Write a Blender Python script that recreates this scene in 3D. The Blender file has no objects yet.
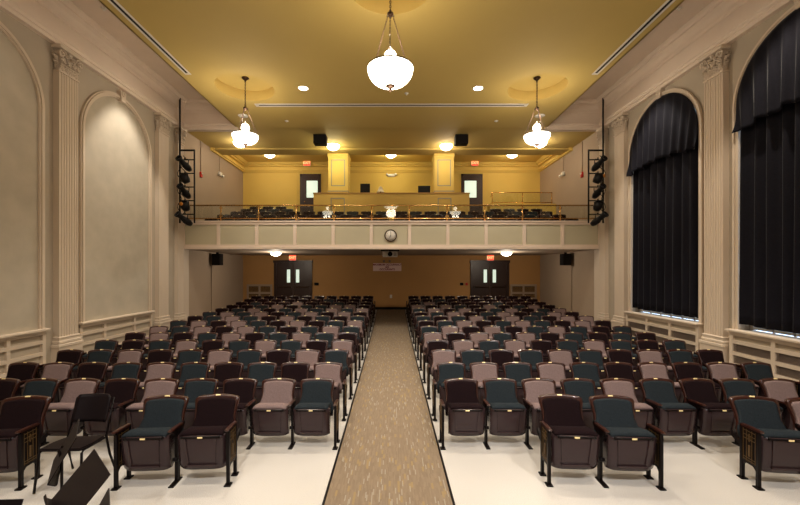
import bpy, bmesh, math, random
from mathutils import Vector, Matrix
PI = math.pi
sin, cos = math.sin, math.cos
random.seed(7)
C = bpy.context.scene.collection
SC = bpy.context.scene

# ------------------------------------------------------------------ camera, world, light, exposure
F = 385.0; CX = 391.5; HY = 271.0; H = 2.4
cam = bpy.data.objects.new('camera', bpy.data.cameras.new('camera'))
C.objects.link(cam)
cam.location = (0, 0, H); cam.rotation_euler = (PI/2, 0, 0)
cam.data.sensor_width = 36; cam.data.sensor_fit = 'HORIZONTAL'
cam.data.lens = 36*F/800
cam.data.shift_x = (400-CX)/800
cam.data.shift_y = (HY-252.5)/800
cam.data.clip_start = 0.05
SC.camera = cam

W = bpy.data.worlds.new('world'); SC.world = W; W.use_nodes = True
W.node_tree.nodes['Background'].inputs[0].default_value = (0.55, 0.72, 1.0, 1)
W.node_tree.nodes['Background'].inputs[1].default_value = 4.0

SC.view_settings.view_transform = 'Standard'
SC.view_settings.look = 'None'
SC.view_settings.gamma = 1
SC.view_settings.use_curve_mapping = False
SC.view_settings.exposure = 0.0

WARM = (1.0, 0.86, 0.68)
def can_light(name, loc, power, size=80, blend=0.5, radius=0.09, col=(1, .89, .74), parent=None, aim=None):
    l = bpy.data.lights.new(name, 'SPOT'); l.energy = power; l.spot_size = math.radians(size)
    l.spot_blend = blend; l.shadow_soft_size = radius; l.color = col
    o = bpy.data.objects.new(name, l); C.objects.link(o); o.location = loc
    if aim is not None:
        o.rotation_euler = (Vector(aim)-Vector(loc)).to_track_quat('-Z', 'Y').to_euler()
    if parent is not None: o.parent = parent
    return o
def point_light(name, loc, power, radius=0.1, col=WARM, parent=None):
    l = bpy.data.lights.new(name, 'POINT'); l.energy = power; l.shadow_soft_size = radius; l.color = col
    o = bpy.data.objects.new(name, l); C.objects.link(o); o.location = loc
    if parent is not None: o.parent = parent
    return o
# stage lighting bar over the stage front, lighting the seats
for sx in (-3.9, -1.3, 1.3, 3.9):
    can_light('stage_lamp', (sx, -1.0, 6.8), (480, 700, 700, 950)[int((sx+3.9)/2.6+.5)], 66, 0.8, 0.10, (1, .98, .96), aim=(sx*1.0, 4.6, 0))
P_PEND, P_CAN, P_COVE, P_FLUSH, P_LOW = 44, 640, 800, 36, 85
E_BOWL, E_FLUSH = 7.0, 11.0

# ------------------------------------------------------------------ materials
def lin(c):
    return tuple(((v/255)/12.92 if v/255 <= .04045 else ((v/255+.055)/1.055)**2.4) for v in c)+(1,)
def mat(name, rgb, rough=.5, metal=0, noise=0, nscale=8, bump=0, bscale=60, spec=None, coat=0, emit=None, estr=0, alpha_noise=None, stretch=(1,1,1)):
    m = bpy.data.materials.new(name); m.use_nodes = True
    nt = m.node_tree; b = nt.nodes['Principled BSDF']
    col = lin(rgb)
    b.inputs['Base Color'].default_value = col
    b.inputs['Roughness'].default_value = rough
    b.inputs['Metallic'].default_value = metal
    if spec is not None: b.inputs['Specular IOR Level'].default_value = spec
    if coat: b.inputs['Coat Weight'].default_value = coat
    if emit: 
        b.inputs['Emission Color'].default_value = emit+(1,) if len(emit) == 3 else emit
        b.inputs['Emission Strength'].default_value = estr
    if noise or bump:
        tc = nt.nodes.new('ShaderNodeTexCoord'); mp = nt.nodes.new('ShaderNodeMapping')
        mp.inputs['Scale'].default_value = stretch
        nt.links.new(tc.outputs['Object'], mp.inputs[0])
    if noise:
        n = nt.nodes.new('ShaderNodeTexNoise'); n.inputs['Scale'].default_value = nscale; n.inputs['Detail'].default_value = 5
        nt.links.new(mp.outputs[0], n.inputs['Vector'])
        r = nt.nodes.new('ShaderNodeValToRGB')
        r.color_ramp.elements[0].position = .3; r.color_ramp.elements[1].position = .7
        r.color_ramp.elements[0].color = tuple(v*(1-noise) for v in col[:3])+(1,)
        r.color_ramp.elements[1].color = tuple(min(1, v*(1+noise)) for v in col[:3])+(1,)
        nt.links.new(n.outputs['Fac'], r.inputs[0]); nt.links.new(r.outputs[0], b.inputs['Base Color'])
    if bump:
        n2 = nt.nodes.new('ShaderNodeTexNoise'); n2.inputs['Scale'].default_value = bscale
        nt.links.new(mp.outputs[0], n2.inputs['Vector'])
        bp = nt.nodes.new('ShaderNodeBump'); bp.inputs['Strength'].default_value = bump; bp.inputs['Distance'].default_value = .01
        nt.links.new(n2.outputs['Fac'], bp.inputs['Height']); nt.links.new(bp.outputs[0], b.inputs['Normal'])
    return m
M = {}
M['wall'] = mat('sage_wall_paint', (175, 162, 144), .8, noise=.05, nscale=1.2, bump=.05, bscale=8)
M['panel'] = mat('panel_canvas', (180, 169, 151), .85, noise=.07, nscale=2.5, bump=.15, bscale=5)
M['trim'] = mat('cream_trim_paint', (205, 188, 168), .55)
M['railtrim'] = mat('balcony_trim_paint', (224, 205, 188), .55)
M['fascia'] = mat('balcony_front_paint', (190, 181, 154), .7, noise=.03, nscale=1.2)
M['cove'] = mat('taupe_cove_paint', (222, 204, 186), .7, noise=.03, nscale=2)
M['ceil'] = mat('ochre_ceiling_paint', (189, 163, 92), .8, noise=.02, nscale=1)
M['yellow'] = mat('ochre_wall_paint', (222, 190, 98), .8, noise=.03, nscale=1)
M['parapet'] = mat('gold_parapet_paint', (208, 172, 88), .7, noise=.03, nscale=1)
M['greytrim'] = mat('grey_stencil_trim', (150, 146, 130), .6)
M['brown'] = mat('shaded_ochre_and_tan_paint', (186, 140, 84), .8, noise=.04, nscale=1)  # back wall's ochre paint with under-balcony shade put into it; tan on fittings
M['sidelow'] = mat('taupe_side_wall_paint', (165, 145, 124), .8, noise=.03, nscale=1)
M['wood'] = mat('red_brown_wood', (52, 21, 13), .3, noise=.35, nscale=14, stretch=(1, 1, 6), coat=.3)
M['burg'] = mat('burgundy_fabric', (27, 15, 17), .95, spec=.1, noise=.25, nscale=90, bump=.3, bscale=300)
M['teal'] = mat('slate_teal_fabric', (38, 44, 48), .95, spec=.1, noise=.25, nscale=90, bump=.3, bscale=300)
M['mauve'] = mat('mauve_fabric', (124, 105, 102), .95, spec=.12, noise=.18, nscale=90, bump=.3, bscale=300)
M['pan'] = mat('brown_plastic', (56, 41, 42), .22, spec=.3, noise=.05, nscale=5)
M['iron'] = mat('black_iron', (15, 8, 8), .4, spec=.15)
M['gold'] = mat('antique_gold', (104, 80, 48), .45, .4)
M['plate'] = mat('brass_number_plate', (255, 232, 170), .3, .1)  # pale, barely metallic: the brass glint is put into the base colour
M['brass'] = mat('polished_brass', (222, 180, 112), .22, 1)
M['bronze'] = mat('dark_bronze', (62, 42, 28), .4, .6)
M['black'] = mat('matte_black', (15, 13, 14), .6, spec=.15)
M['gear'] = mat('black_fixture_paint', (18, 16, 17), .4, spec=.2)
M['velvet'] = mat('black_velour', (22, 21, 28), .8, spec=.1, noise=.15, nscale=30, bump=.2, bscale=80)
vb = M['velvet'].node_tree.nodes['Principled BSDF']; vb.inputs['Sheen Weight'].default_value = .12; vb.inputs['Sheen Roughness'].default_value = .3
M['white'] = mat('white_plastic', (220, 214, 204), .45)
M['darkdoor'] = mat('espresso_door_wood', (48, 26, 20), .4, noise=.25, nscale=10, stretch=(6, 6, 1))
M['mesh'] = mat('bronze_grille', (120, 104, 92), .55)
M['dark'] = mat('dark_void', (12, 10, 10), .9)
M['desk'] = mat('black_music_desk', (22, 15, 17), .45, spec=.15)
M['red'] = mat('red_plastic', (190, 25, 18), .4)
M['exit'] = mat('lit_exit_face', (235, 40, 25), .4, emit=(1.0, .07, .03), estr=1.3)
M['exit_text'] = mat('exit_letters', (255, 170, 90), .4, emit=(1.0, .55, .22), estr=1.4)
M['signbd'] = mat('pale_sign_board', (238, 210, 204), .6)
M['signtx'] = mat('red_sign_letters', (140, 18, 30), .6)
M['bowl'] = mat('lit_alabaster_glass', (245, 238, 225), .3, emit=(1.0, .90, .72), estr=E_BOWL)
M['globe'] = mat('lit_flush_glass', (245, 238, 225), .3, emit=(1.0, .87, .66), estr=E_FLUSH)
M['can'] = mat('lit_can_lens', (250, 245, 235), .3, emit=(1.0, .90, .74), estr=22)
M['doorlite'] = mat('lit_corridor_glass', (200, 215, 200), .3, emit=(.80, .95, .78), estr=.75)
M['shade'] = mat('lamp_shade_cloth', (235, 225, 200), .7)
M['stagewood'] = mat('stage_boards', (110, 75, 45), .4, noise=.2, nscale=4, stretch=(8, 1, 1))

def glass_mat():
    m = bpy.data.materials.new('clear_glass'); m.use_nodes = True; nt = m.node_tree
    for n in list(nt.nodes): nt.nodes.remove(n)
    out = nt.nodes.new('ShaderNodeOutputMaterial'); mix = nt.nodes.new('ShaderNodeMixShader')
    tr = nt.nodes.new('ShaderNodeBsdfTransparent'); tr.inputs[0].default_value = (.93, .95, .93, 1)
    gl = nt.nodes.new('ShaderNodeBsdfGlossy'); gl.inputs['Roughness'].default_value = .01
    fr = nt.nodes.new('ShaderNodeFresnel'); fr.inputs[0].default_value = 1.5
    nt.links.new(fr.outputs[0], mix.inputs[0]); nt.links.new(tr.outputs[0], mix.inputs[1]); nt.links.new(gl.outputs[0], mix.inputs[2])
    nt.links.new(mix.outputs[0], out.inputs[0]); return m
M['glass'] = glass_mat()

def floor_mat():
    m = mat('speckled_white_vinyl', (226, 222, 216), .38); nt = m.node_tree; b = nt.nodes['Principled BSDF']
    tc = nt.nodes.new('ShaderNodeTexCoord'); n = nt.nodes.new('ShaderNodeTexNoise'); n.inputs['Scale'].default_value = 120
    n.inputs['Detail'].default_value = 3
    n2 = nt.nodes.new('ShaderNodeTexNoise'); n2.inputs['Scale'].default_value = .8
    nt.links.new(tc.outputs['Object'], n.inputs[0]); nt.links.new(tc.outputs['Object'], n2.inputs[0])
    r = nt.nodes.new('ShaderNodeValToRGB'); r.color_ramp.elements[0].position = .3; r.color_ramp.elements[1].position = .62
    r.color_ramp.elements[0].color = lin((194, 187, 178)); r.color_ramp.elements[1].color = lin((228, 223, 216))
    nt.links.new(n.outputs['Fac'], r.inputs[0])
    mx = nt.nodes.new('ShaderNodeMixRGB'); mx.blend_type = 'MULTIPLY'; mx.inputs[0].default_value = .25
    nt.links.new(r.outputs[0], mx.inputs[1]); nt.links.new(n2.outputs['Fac'], mx.inputs[2])
    nt.links.new(mx.outputs[0], b.inputs['Base Color']); return m
M['floor'] = floor_mat()

def carpet_mat():
    m = mat('dashed_brown_carpet', (120, 100, 76), .95); nt = m.node_tree; b = nt.nodes['Principled BSDF']
    tc = nt.nodes.new('ShaderNodeTexCoord')
    def layer(sx, sy, thr, off):
        mp = nt.nodes.new('ShaderNodeMapping'); mp.inputs['Scale'].default_value = (sx, sy, 0.001)
        mp.inputs['Location'].default_value = (off, off*1.7, 0)
        nt.links.new(tc.outputs['Object'], mp.inputs[0])
        br = nt.nodes.new('ShaderNodeTexBrick')
        # random per-cell value from a white noise of the snapped cell
        sp = nt.nodes.new('ShaderNodeSeparateXYZ'); nt.links.new(mp.outputs[0], sp.inputs[0])
        fx = nt.nodes.new('ShaderNodeMath'); fx.operation = 'FLOOR'; nt.links.new(sp.outputs[0], fx.inputs[0])
        wn0 = nt.nodes.new('ShaderNodeTexWhiteNoise'); wn0.noise_dimensions = '1D'; nt.links.new(fx.outputs[0], wn0.inputs['W'])
        ad = nt.nodes.new('ShaderNodeMath'); ad.operation = 'ADD'; nt.links.new(sp.outputs[1], ad.inputs[0]); nt.links.new(wn0.outputs['Value'], ad.inputs[1])
        fy = nt.nodes.new('ShaderNodeMath'); fy.operation = 'FLOOR'; nt.links.new(ad.outputs[0], fy.inputs[0])
        cb = nt.nodes.new('ShaderNodeCombineXYZ'); nt.links.new(fx.outputs[0], cb.inputs[0]); nt.links.new(fy.outputs[0], cb.inputs[1])
        nt.nodes.remove(br)
        wn = nt.nodes.new('ShaderNodeTexWhiteNoise'); wn.noise_dimensions = '2D'; nt.links.new(cb.outputs[0], wn.inputs['Vector'])
        gt = nt.nodes.new('ShaderNodeMath'); gt.operation = 'GREATER_THAN'; gt.inputs[1].default_value = thr
        nt.links.new(wn.outputs['Value'], gt.inputs[0])
        return gt.outputs[0], wn.outputs['Value']
    g0, v0 = layer(70, 10, .5, 0)
    base = nt.nodes.new('ShaderNodeMixRGB'); base.inputs[1].default_value = lin((122, 104, 84)); base.inputs[2].default_value = lin((134, 116, 94))
    nt.links.new(v0, base.inputs[0])
    g1, _ = layer(40, 9, .93, 3.3)
    m1 = nt.nodes.new('ShaderNodeMixRGB'); nt.links.new(g1, m1.inputs[0]); nt.links.new(base.outputs[0], m1.inputs[1]); m1.inputs[2].default_value = lin((142, 120, 84))
    g2, _ = layer(75, 9, .94, 7.1)
    m2 = nt.nodes.new('ShaderNodeMixRGB'); nt.links.new(g2, m2.inputs[0]); nt.links.new(m1.outputs[0], m2.inputs[1]); m2.inputs[2].default_value = lin((147, 135, 117))
    nt.links.new(m2.outputs[0], b.inputs['Base Color']); return m
M['carpet'] = carpet_mat()

# ------------------------------------------------------------------ mesh helpers
def new(): return bmesh.new()
def box(bm, x0, x1, y0, y1, z0, z1, bev=0, seg=1, mtx=None):
    r = bmesh.ops.create_cube(bm, size=1)
    vs = r['verts']
    for v in vs:
        v.co = Vector(((x0+x1)/2+v.co.x*(x1-x0), (y0+y1)/2+v.co.y*(y1-y0), (z0+z1)/2+v.co.z*(z1-z0)))
    if bev:
        es = list({e for v in vs for e in v.link_edges})
        r2 = bmesh.ops.bevel(bm, geom=es, offset=bev, segments=seg, affect='EDGES', profile=.5)
        vs = list({v for f in r2['faces'] for v in f.verts} | {v for v in vs if v.is_valid})
    if mtx is not None:
        for v in vs: v.co = mtx @ v.co
    return vs
def tube(bm, pts, r, n=8, caps=True):
    pts = [Vector(p) for p in pts]; rings = []
    up = Vector((0, 0, 1))
    for i, p in enumerate(pts):
        d = (pts[min(i+1, len(pts)-1)]-pts[max(i-1, 0)]).normalized()
        a = up if abs(d.dot(up)) < .95 else Vector((1, 0, 0))
        u = d.cross(a).normalized(); v = d.cross(u).normalized()
        rr = r[i] if isinstance(r, (list, tuple)) else r
        rings.append([bm.verts.new(p+u*rr*cos(2*PI*k/n)+v*rr*sin(2*PI*k/n)) for k in range(n)])
    for a, b in zip(rings, rings[1:]):
        for k in range(n): bm.faces.new((a[k], a[(k+1) % n], b[(k+1) % n], b[k])).smooth = True
    if caps: bm.faces.new(rings[0][::-1]); bm.faces.new(rings[-1])
def lathe(bm, prof, c=(0, 0, 0), n=32, axis='Z'):
    c = Vector(c); rings = []
    def P(r, h, a):
        if axis == 'Z': return c+Vector((r*cos(a), r*sin(a), h))
        if axis == 'Y': return c+Vector((r*cos(a), h, r*sin(a)))
        return c+Vector((h, r*cos(a), r*sin(a)))
    for r, h in prof:
        if r < 1e-5: rings.append([bm.verts.new(P(0, h, 0))])
        else: rings.append([bm.verts.new(P(r, h, 2*PI*k/n)) for k in range(n)])
    for a, b in zip(rings, rings[1:]):
        for k in range(n):
            k2 = (k+1) % n
            if len(a) == 1 and len(b) == 1: continue
            if len(a) == 1: f = (a[0], b[k2], b[k])
            elif len(b) == 1: f = (a[k], a[k2], b[0])
            else: f = (a[k], a[k2], b[k2], b[k])
            bm.faces.new(f).smooth = True
def prism(bm, poly, t0, t1, axis='X'):
    def P(a, b, t): return {'X': (t, a, b), 'Y': (a, t, b), 'Z': (a, b, t)}[axis]
    v0 = [bm.verts.new(P(a, b, t0)) for a, b in poly]; v1 = [bm.verts.new(P(a, b, t1)) for a, b in poly]
    n = len(poly)
    bm.faces.new(v0); bm.faces.new(v1[::-1])
    for i in range(n): bm.faces.new((v0[i], v1[i], v1[(i+1) % n], v0[(i+1) % n]))
    return v0+v1
def torus(bm, c, R, r, mtx=None, n=10, k=6, sx=1):
    c = Vector(c); rings = []
    for i in range(n):
        a = 2*PI*i/n; ring = []
        for j in range(k):
            b = 2*PI*j/k
            p = Vector(((R+r*cos(b))*cos(a), r*sin(b), (R+r*cos(b))*sin(a)*sx))
            if mtx is not None: p = mtx @ p
            ring.append(bm.verts.new(c+p))
        rings.append(ring)
    for i in range(n):
        for j in range(k):
            bm.faces.new((rings[i][j], rings[(i+1) % n][j], rings[(i+1) % n][(j+1) % k], rings[i][(j+1) % k])).smooth = True
def quad(bm, *pts):
    return bm.faces.new([bm.verts.new(p) for p in pts])
def obj(name, bm, m, parent=None, tri=False):
    bmesh.ops.recalc_face_normals(bm, faces=bm.faces)
    me = bpy.data.meshes.new(name); bm.to_mesh(me); bm.free()
    me.materials.append(M[m] if isinstance(m, str) else m)
    o = bpy.data.objects.new(name, me); C.objects.link(o)
    if parent is not None: o.parent = parent
    return o
def tag(o, label, cat, group=None):
    o['label'] = label; o['category'] = cat
    if group: o['group'] = group
    return o
def thing(name, label, cat, loc=(0, 0, 0), rotz=0, group=None):
    o = bpy.data.objects.new(name, None); C.objects.link(o); o.empty_display_size = .1
    o.location = loc; o.rotation_euler = (0, 0, rotz)
    return tag(o, label, cat, group)
def struct(name, bm, m, parent=None):
    o = obj(name, bm, m, parent)
    if parent is None: o['kind'] = 'structure'
    return o
def sroot(name):
    o = bpy.data.objects.new(name, None); C.objects.link(o); o['kind'] = 'structure'; return o
def copy_tree(o, parent=None):
    c = o.copy(); C.objects.link(c)
    if parent is not None: c.parent = parent
    for ch in list(o.children): copy_tree(ch, c)
    return c
def text_obj(name, body, size, loc, m, parent, extrude=.002, align='CENTER', rot=(PI/2, 0, 0), bold=.0):
    cu = bpy.data.curves.new(name, 'FONT'); cu.body = body; cu.size = size; cu.extrude = extrude
    cu.align_x = align; cu.align_y = 'CENTER'; cu.offset = bold
    t = bpy.data.objects.new(name, cu); C.objects.link(t)
    dg = bpy.context.evaluated_depsgraph_get()
    me = bpy.data.meshes.new_from_object(t.evaluated_get(dg)); me.name = name
    me.materials.clear(); me.materials.append(M[m])
    C.objects.unlink(t); bpy.data.objects.remove(t)
    o = bpy.data.objects.new(name, me); C.objects.link(o); o.location = loc; o.rotation_euler = rot
    if parent is not None: o.parent = parent
    return o

# ------------------------------------------------------------------ room dimensions
RW = 7.25; YF = 13.3; YB = 18.8; ZC = 7.34; ZV = 8.2; XE = 5.35; Y0 = -3.2
FZ = [(-5, 0), (5.9, 0), (6.9, .03), (7.9, .05), (8.8, .062), (9.8, .08), (10.8, .11), (11.8, .14), (12.8, .165), (13.7, .19), (14.7, .235), (15.6, .275), (16.5, .325), (17.4, .41), (18.8, .52)]
def zf(y):
    for (a, za), (b, zb) in zip(FZ, FZ[1:]):
        if y <= b: return za+(zb-za)*(y-a)/(b-a)
    return FZ[-1][1]

# floor
bm = new()
prism(bm, [(y, z) for y, z in [(Y0, 0)]+FZ[1:]]+[(YB, -.3), (Y0, -.3)], -RW-.3, RW+.3, 'X')
struct('floor', bm, 'floor')
# aisle carpet (runner following the rake), bound with dark edging
AX0, AX1 = -.70, .64
bm = new()
ys = [1.9]+[y for y, _ in FZ[1:-1]]+[YB-.01]
for a, b in zip(ys, ys[1:]):
    za, zb = zf(a), zf(b)
    vs = [bm.verts.new(p) for p in [(AX0, a, za-.01), (AX1, a, za-.01), (AX1, b, zb-.01), (AX0, b, zb-.01), (AX0, a, za+.008), (AX1, a, za+.008), (AX1, b, zb+.008), (AX0, b, zb+.008)]]
    for f in [(0, 1, 2, 3), (4, 5, 6, 7), (0, 3, 7, 4), (1, 2, 6, 5)]: bm.faces.new([vs[i] for i in f])
carpet = tag(obj('aisle_carpet', bm, 'carpet'), 'long brown dashed carpet running down the centre aisle', 'carpet')
for x in (AX0, AX1):
    bm = new()
    for a, b in zip(ys, ys[1:]):
        prism(bm, [(a, zf(a)-.01), (b, zf(b)-.01), (b, zf(b)+.012), (a, zf(a)+.012)], x-.013, x+.013, 'X')
    obj('edging', bm, 'iron', carpet)
# dark cross carpet by the back wall
# stage behind the camera front edge
bm = new(); box(bm, -RW, RW, Y0, 1.5, 0, .9); struct('floor_stage', bm, 'stagewood')
bm = new(); box(bm, -RW-.3, RW+.3, Y0-.2, Y0, 0, ZV+.2); struct('wall_front', bm, 'trim')

# ---- left wall (solid) and right wall with arched windows
WC = [10.3, 6.73, 3.16]; WH = 1.27; ZSILL = 1.17; ZTOP = 7.03; ZSPR = ZTOP-WH
def arch(y, yc, r=WH, zs=ZSPR): return zs+math.sqrt(max(0, r*r-(y-yc)**2))
bm = new(); box(bm, -RW-.3, -RW, Y0, YF+.02, -.3, ZV+.2); struct('wall_left', bm, 'wall')
bm = new(); box(bm, -RW-.3, -RW, YF+.02, YB+.2, 3.0, ZV+.2); struct('wall_left_balcony', bm, 'sidelow')
bm = new(); box(bm, -RW-.3, -RW, YF+.02, YB+.2, -.3, 3.0); struct('wall_left_under_balcony', bm, 'sidelow')
bm = new(); box(bm, RW, RW+.3, YF+.02, YB+.2, 3.0, ZV+.2); struct('wall_right_balcony', bm, 'sidelow')
bm = new(); box(bm, RW, RW+.3, YF+.02, YB+.2, -.3, 3.0); struct('wall_right_under_balcony', bm, 'sidelow')
bm = new()
edges = [Y0]
for yc in sorted(WC): edges += [yc-WH, yc+WH]
edges += [YF+.02]
for i in range(0, len(edges), 2): box(bm, RW, RW+.3, edges[i], edges[i+1], -.3, ZV+.2)
for yc in WC:
    box(bm, RW, RW+.3, yc-WH, yc+WH, -.3, ZSILL)
    N = 36
    pts = [(yc-WH*cos(PI*k/N), ZSPR+WH*sin(PI*k/N)) for k in range(N+1)]
    for (ya, za), (yb, zb) in zip(pts, pts[1:]):
        prism(bm, [(ya, za), (yb, zb), (yb, ZV+.2), (ya, ZV+.2)], RW, RW+.3, 'X')
struct('wall_right', bm, 'wall')

def ring_prism(bm, yc, r0, r1, x0, x1, zs, zbot, N=40):
    """arched band (jambs + half round) as a solid"""
    inner = [(yc-r0, zbot)]+[(yc-r0*cos(PI*k/N), zs+r0*sin(PI*k/N)) for k in range(N+1)]+[(yc+r0, zbot)]
    outer = [(yc-r1, zbot)]+[(yc-r1*cos(PI*k/N), zs+r1*sin(PI*k/N)) for k in range(N+1)]+[(yc+r1, zbot)]
    for i in range(len(inner)-1):
        prism(bm, [inner[i], inner[i+1], outer[i+1], outer[i]], x0, x1, 'X')

# windows: frame, muntins, glass, casing
wi = 0
for yc in WC[:2]:
    wi += 1
    r = sroot('window_%d' % wi)
    bm = new(); ring_prism(bm, yc, WH, WH+.10, RW-.05, RW+.001, ZSPR, ZSILL)
    ring_prism(bm, yc, WH+.07, WH+.115, RW-.075, RW-.04, ZSPR, ZSILL)
    struct('window_casing', bm, 'trim', r)
    bm = new(); ring_prism(bm, yc, WH-.07, WH-.005, RW+.2, RW+.27, ZSPR, ZSILL)
    for k in range(-2, 3): box(bm, RW+.22, RW+.25, yc+k*.4-.018, yc+k*.4+.018, ZSILL, arch(yc+k*.4, yc)-.05)
    for z in (1.2, 2.1, 3.0, 3.9, 4.8, 5.7): box(bm, RW+.22, RW+.25, yc-WH+.05, yc+WH-.05, z, z+.04)
    struct('window_frame', bm, 'white', r)
    bm = new(); box(bm, RW+.232, RW+.238, yc-WH+.02, yc+WH-.02, ZSILL+.02, ZSPR)
    N = 24
    for k in range(N):
        a0, a1 = PI*k/N, PI*(k+1)/N; rr = WH-.02
        prism(bm, [(yc-rr*cos(a0), ZSPR), (yc-rr*cos(a1), ZSPR), (yc-rr*cos(a1), ZSPR+rr*sin(a1)), (yc-rr*cos(a0), ZSPR+rr*sin(a0))], RW+.232, RW+.238, 'X')
    struct('window_glass', bm, 'glass', r)
# third window behind the frame edge stays shut with a shutter board
bm = new(); box(bm, RW+.1, RW+.2, WC[2]-WH-.05, WC[2]+WH+.05, ZSILL-.05, ZTOP+.05); struct('window_3', bm, 'trim')

# blind arches on the left wall
ti = 0
for i, yc in enumerate((10.25, 6.68)):
    ti += 1
    r = sroot('trim_%d' % ti)
    bm = new()
    ring_prism(bm, yc, 1.20, 1.325, -RW-.01, -RW+.05, 5.74, 1.20)
    ring_prism(bm, yc, 1.235, 1.29, -RW+.04, -RW+.075, 5.74, 1.20)
    struct('arch_moulding', bm, 'trim', r)
    bm = new(); N = 36
    pts = [(yc-1.2, 1.2)]+[(yc-1.2*cos(PI*k/N), 5.74+1.2*sin(PI*k/N)) for k in range(N+1)]+[(yc+1.2, 1.2)]
    prism(bm, pts, -RW-.005, -RW+.012, 'X'); struct('arch_panel', bm, 'panel', r)
    bm = new()
    vs = prism(bm, [(yc-.07, 6.90), (yc+.07, 6.90), (yc+.11, 7.16), (yc-.11, 7.16)], -RW, -RW+.12, 'X')
    torus(bm, (-RW+.12, yc, 7.1), .05, .025, Matrix.Rotation(PI/2, 3, 'Z'), 12, 6)
    struct('keystone', bm, 'trim', r)
for yc in WC[:2]:
    ti += 1
    bm = new(); prism(bm, [(yc-.07, 7.02), (yc+.07, 7.02), (yc+.10, 7.24), (yc-.10, 7.24)], RW-.12, RW, 'X')
    torus(bm, (RW-.12, yc, 7.17), .045, .022, Matrix.Rotation(PI/2, 3, 'Z'), 12, 6)
    struct('trim_%d' % ti, bm, 'trim')

# dado under arches / radiator covers under windows
def dado(bm, s, y0, y1, stiles):
    X0, X1 = (-RW, -RW+.05) if s < 0 else (RW-.05, RW)
    def b(ya, yb, za, zb, d=0): 
        if s < 0: box(bm, X0, X1+d, ya, yb, za, zb)
        else: box(bm, X0-d, X1, ya, yb, za, zb)
    for z in (.93, .69, .45, .20): b(y0, y1, z-.035, z+.035)
    b(y0, y1, 1.08, 1.15)
    for y in stiles: b(y-.035, y+.035, .20, 1.15, .001)
    b(y0, y1, 0, .16, .012)
def cap(bm, s, y0, y1):
    if s < 0:
        box(bm, -RW, -RW+.13, y0-.03, y1+.03, 1.16, 1.21, .012, 2); box(bm, -RW, -RW+.085, y0, y1, 1.12, 1.165, .01, 1)
    else:
        box(bm, RW-.16, RW, y0-.03, y1+.03, 1.14, 1.185, .012, 2); box(bm, RW-.11, RW, y0, y1, 1.10, 1.145, .01, 1)
for yc in (10.25, 6.68):
    ti += 1; r = sroot('trim_%d' % ti)
    bm = new(); y0, y1 = yc-1.34, yc+1.34
    dado(bm, -1, y0, y1, [y0+.035, y0+.78, y0+1.9, y1-.035]); struct('dado_rails', bm, 'trim', r)
    bm = new(); cap(bm, -1, y0, y1); struct('dado_cap', bm, 'trim', r)
for i, yc in enumerate(WC[:2]):
    t = thing('radiator_cover', ('white radiator cover under the farther curtained window, two rows of dark mesh', 'white radiator cover under the nearer curtained window, cut by the right edge')[i], 'radiator cover', (RW-.09, yc, 0), 0, 'radiator covers under the windows')
    L = 1.37
    bm = new(); 
    for z in (.93, .69, .45, .20): box(bm, -.05, .09, -L, L, z-.035, z+.035)
    box(bm, -.05, .09, -L, L, 1.06, 1.15)
    for y in (-L+.035, -.45, .45, L-.035): box(bm, -.051, .089, y-.04, y+.04, 0, 1.14)
    box(bm, -.06, .09, -L, L, 0, .16)
    obj('frame', bm, 'trim', t)
    bm = new(); box(bm, -.12, .09, -L-.04, L+.04, 1.14, 1.185, .012, 2); obj('top', bm, 'trim', t)
    bm = new(); box(bm, .0, .02, -L, L, .96, 1.08); obj('upper_panel', bm, 'wall', t)
    for (za, zb) in ((.725, .895), (.485, .655), (.235, .415)):
        for (ya, yb) in ((-L+.075, -.49), (-.41, .41), (.49, L-.075)):
            bm = new(); n = int((yb-ya)/.035)
            h = zb-za
            for k in range(-3, n+3):
                for sgn in (1, -1):
                    a0 = ya+k*.035; a1 = a0+sgn*h
                    p0, p1 = (a0, za), (a1, zb)
                    def clip(p, q):
                        # clip the line to ya..yb
                        t0, t1 = 0, 1; d = q[0]-p[0]
                        if abs(d) < 1e-9: return (p, q)
                        ta, tb = (ya-p[0])/d, (yb-p[0])/d
                        if ta > tb: ta, tb = tb, ta
                        t0, t1 = max(0, ta), min(1, tb)
                        if t0 >= t1: return None
                        return ((p[0]+d*t0, p[1]+(q[1]-p[1])*t0), (p[0]+d*t1, p[1]+(q[1]-p[1])*t1))
                    c_ = clip(p0, p1)
                    if c_: tube(bm, [(-.02, c_[0][0], c_[0][1]), (-.02, c_[1][0], c_[1][1])], .0035, 3, False)
            box(bm, .03, .04, ya, yb, za, zb)
            g = obj('mesh_grille', bm, 'mesh', t)
# plain baseboards
for s, nm in ((-1, 'left'), (1, 'right')):
    bm = new()
    a, b = (-RW, -RW+.03) if s < 0 else (RW-.03, RW)
    box(bm, a, b, Y0, YF, 0, .2); box(bm, a, b, YF, YB, 0, .62); struct('baseboard_'+nm, bm, 'trim' )

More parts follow.
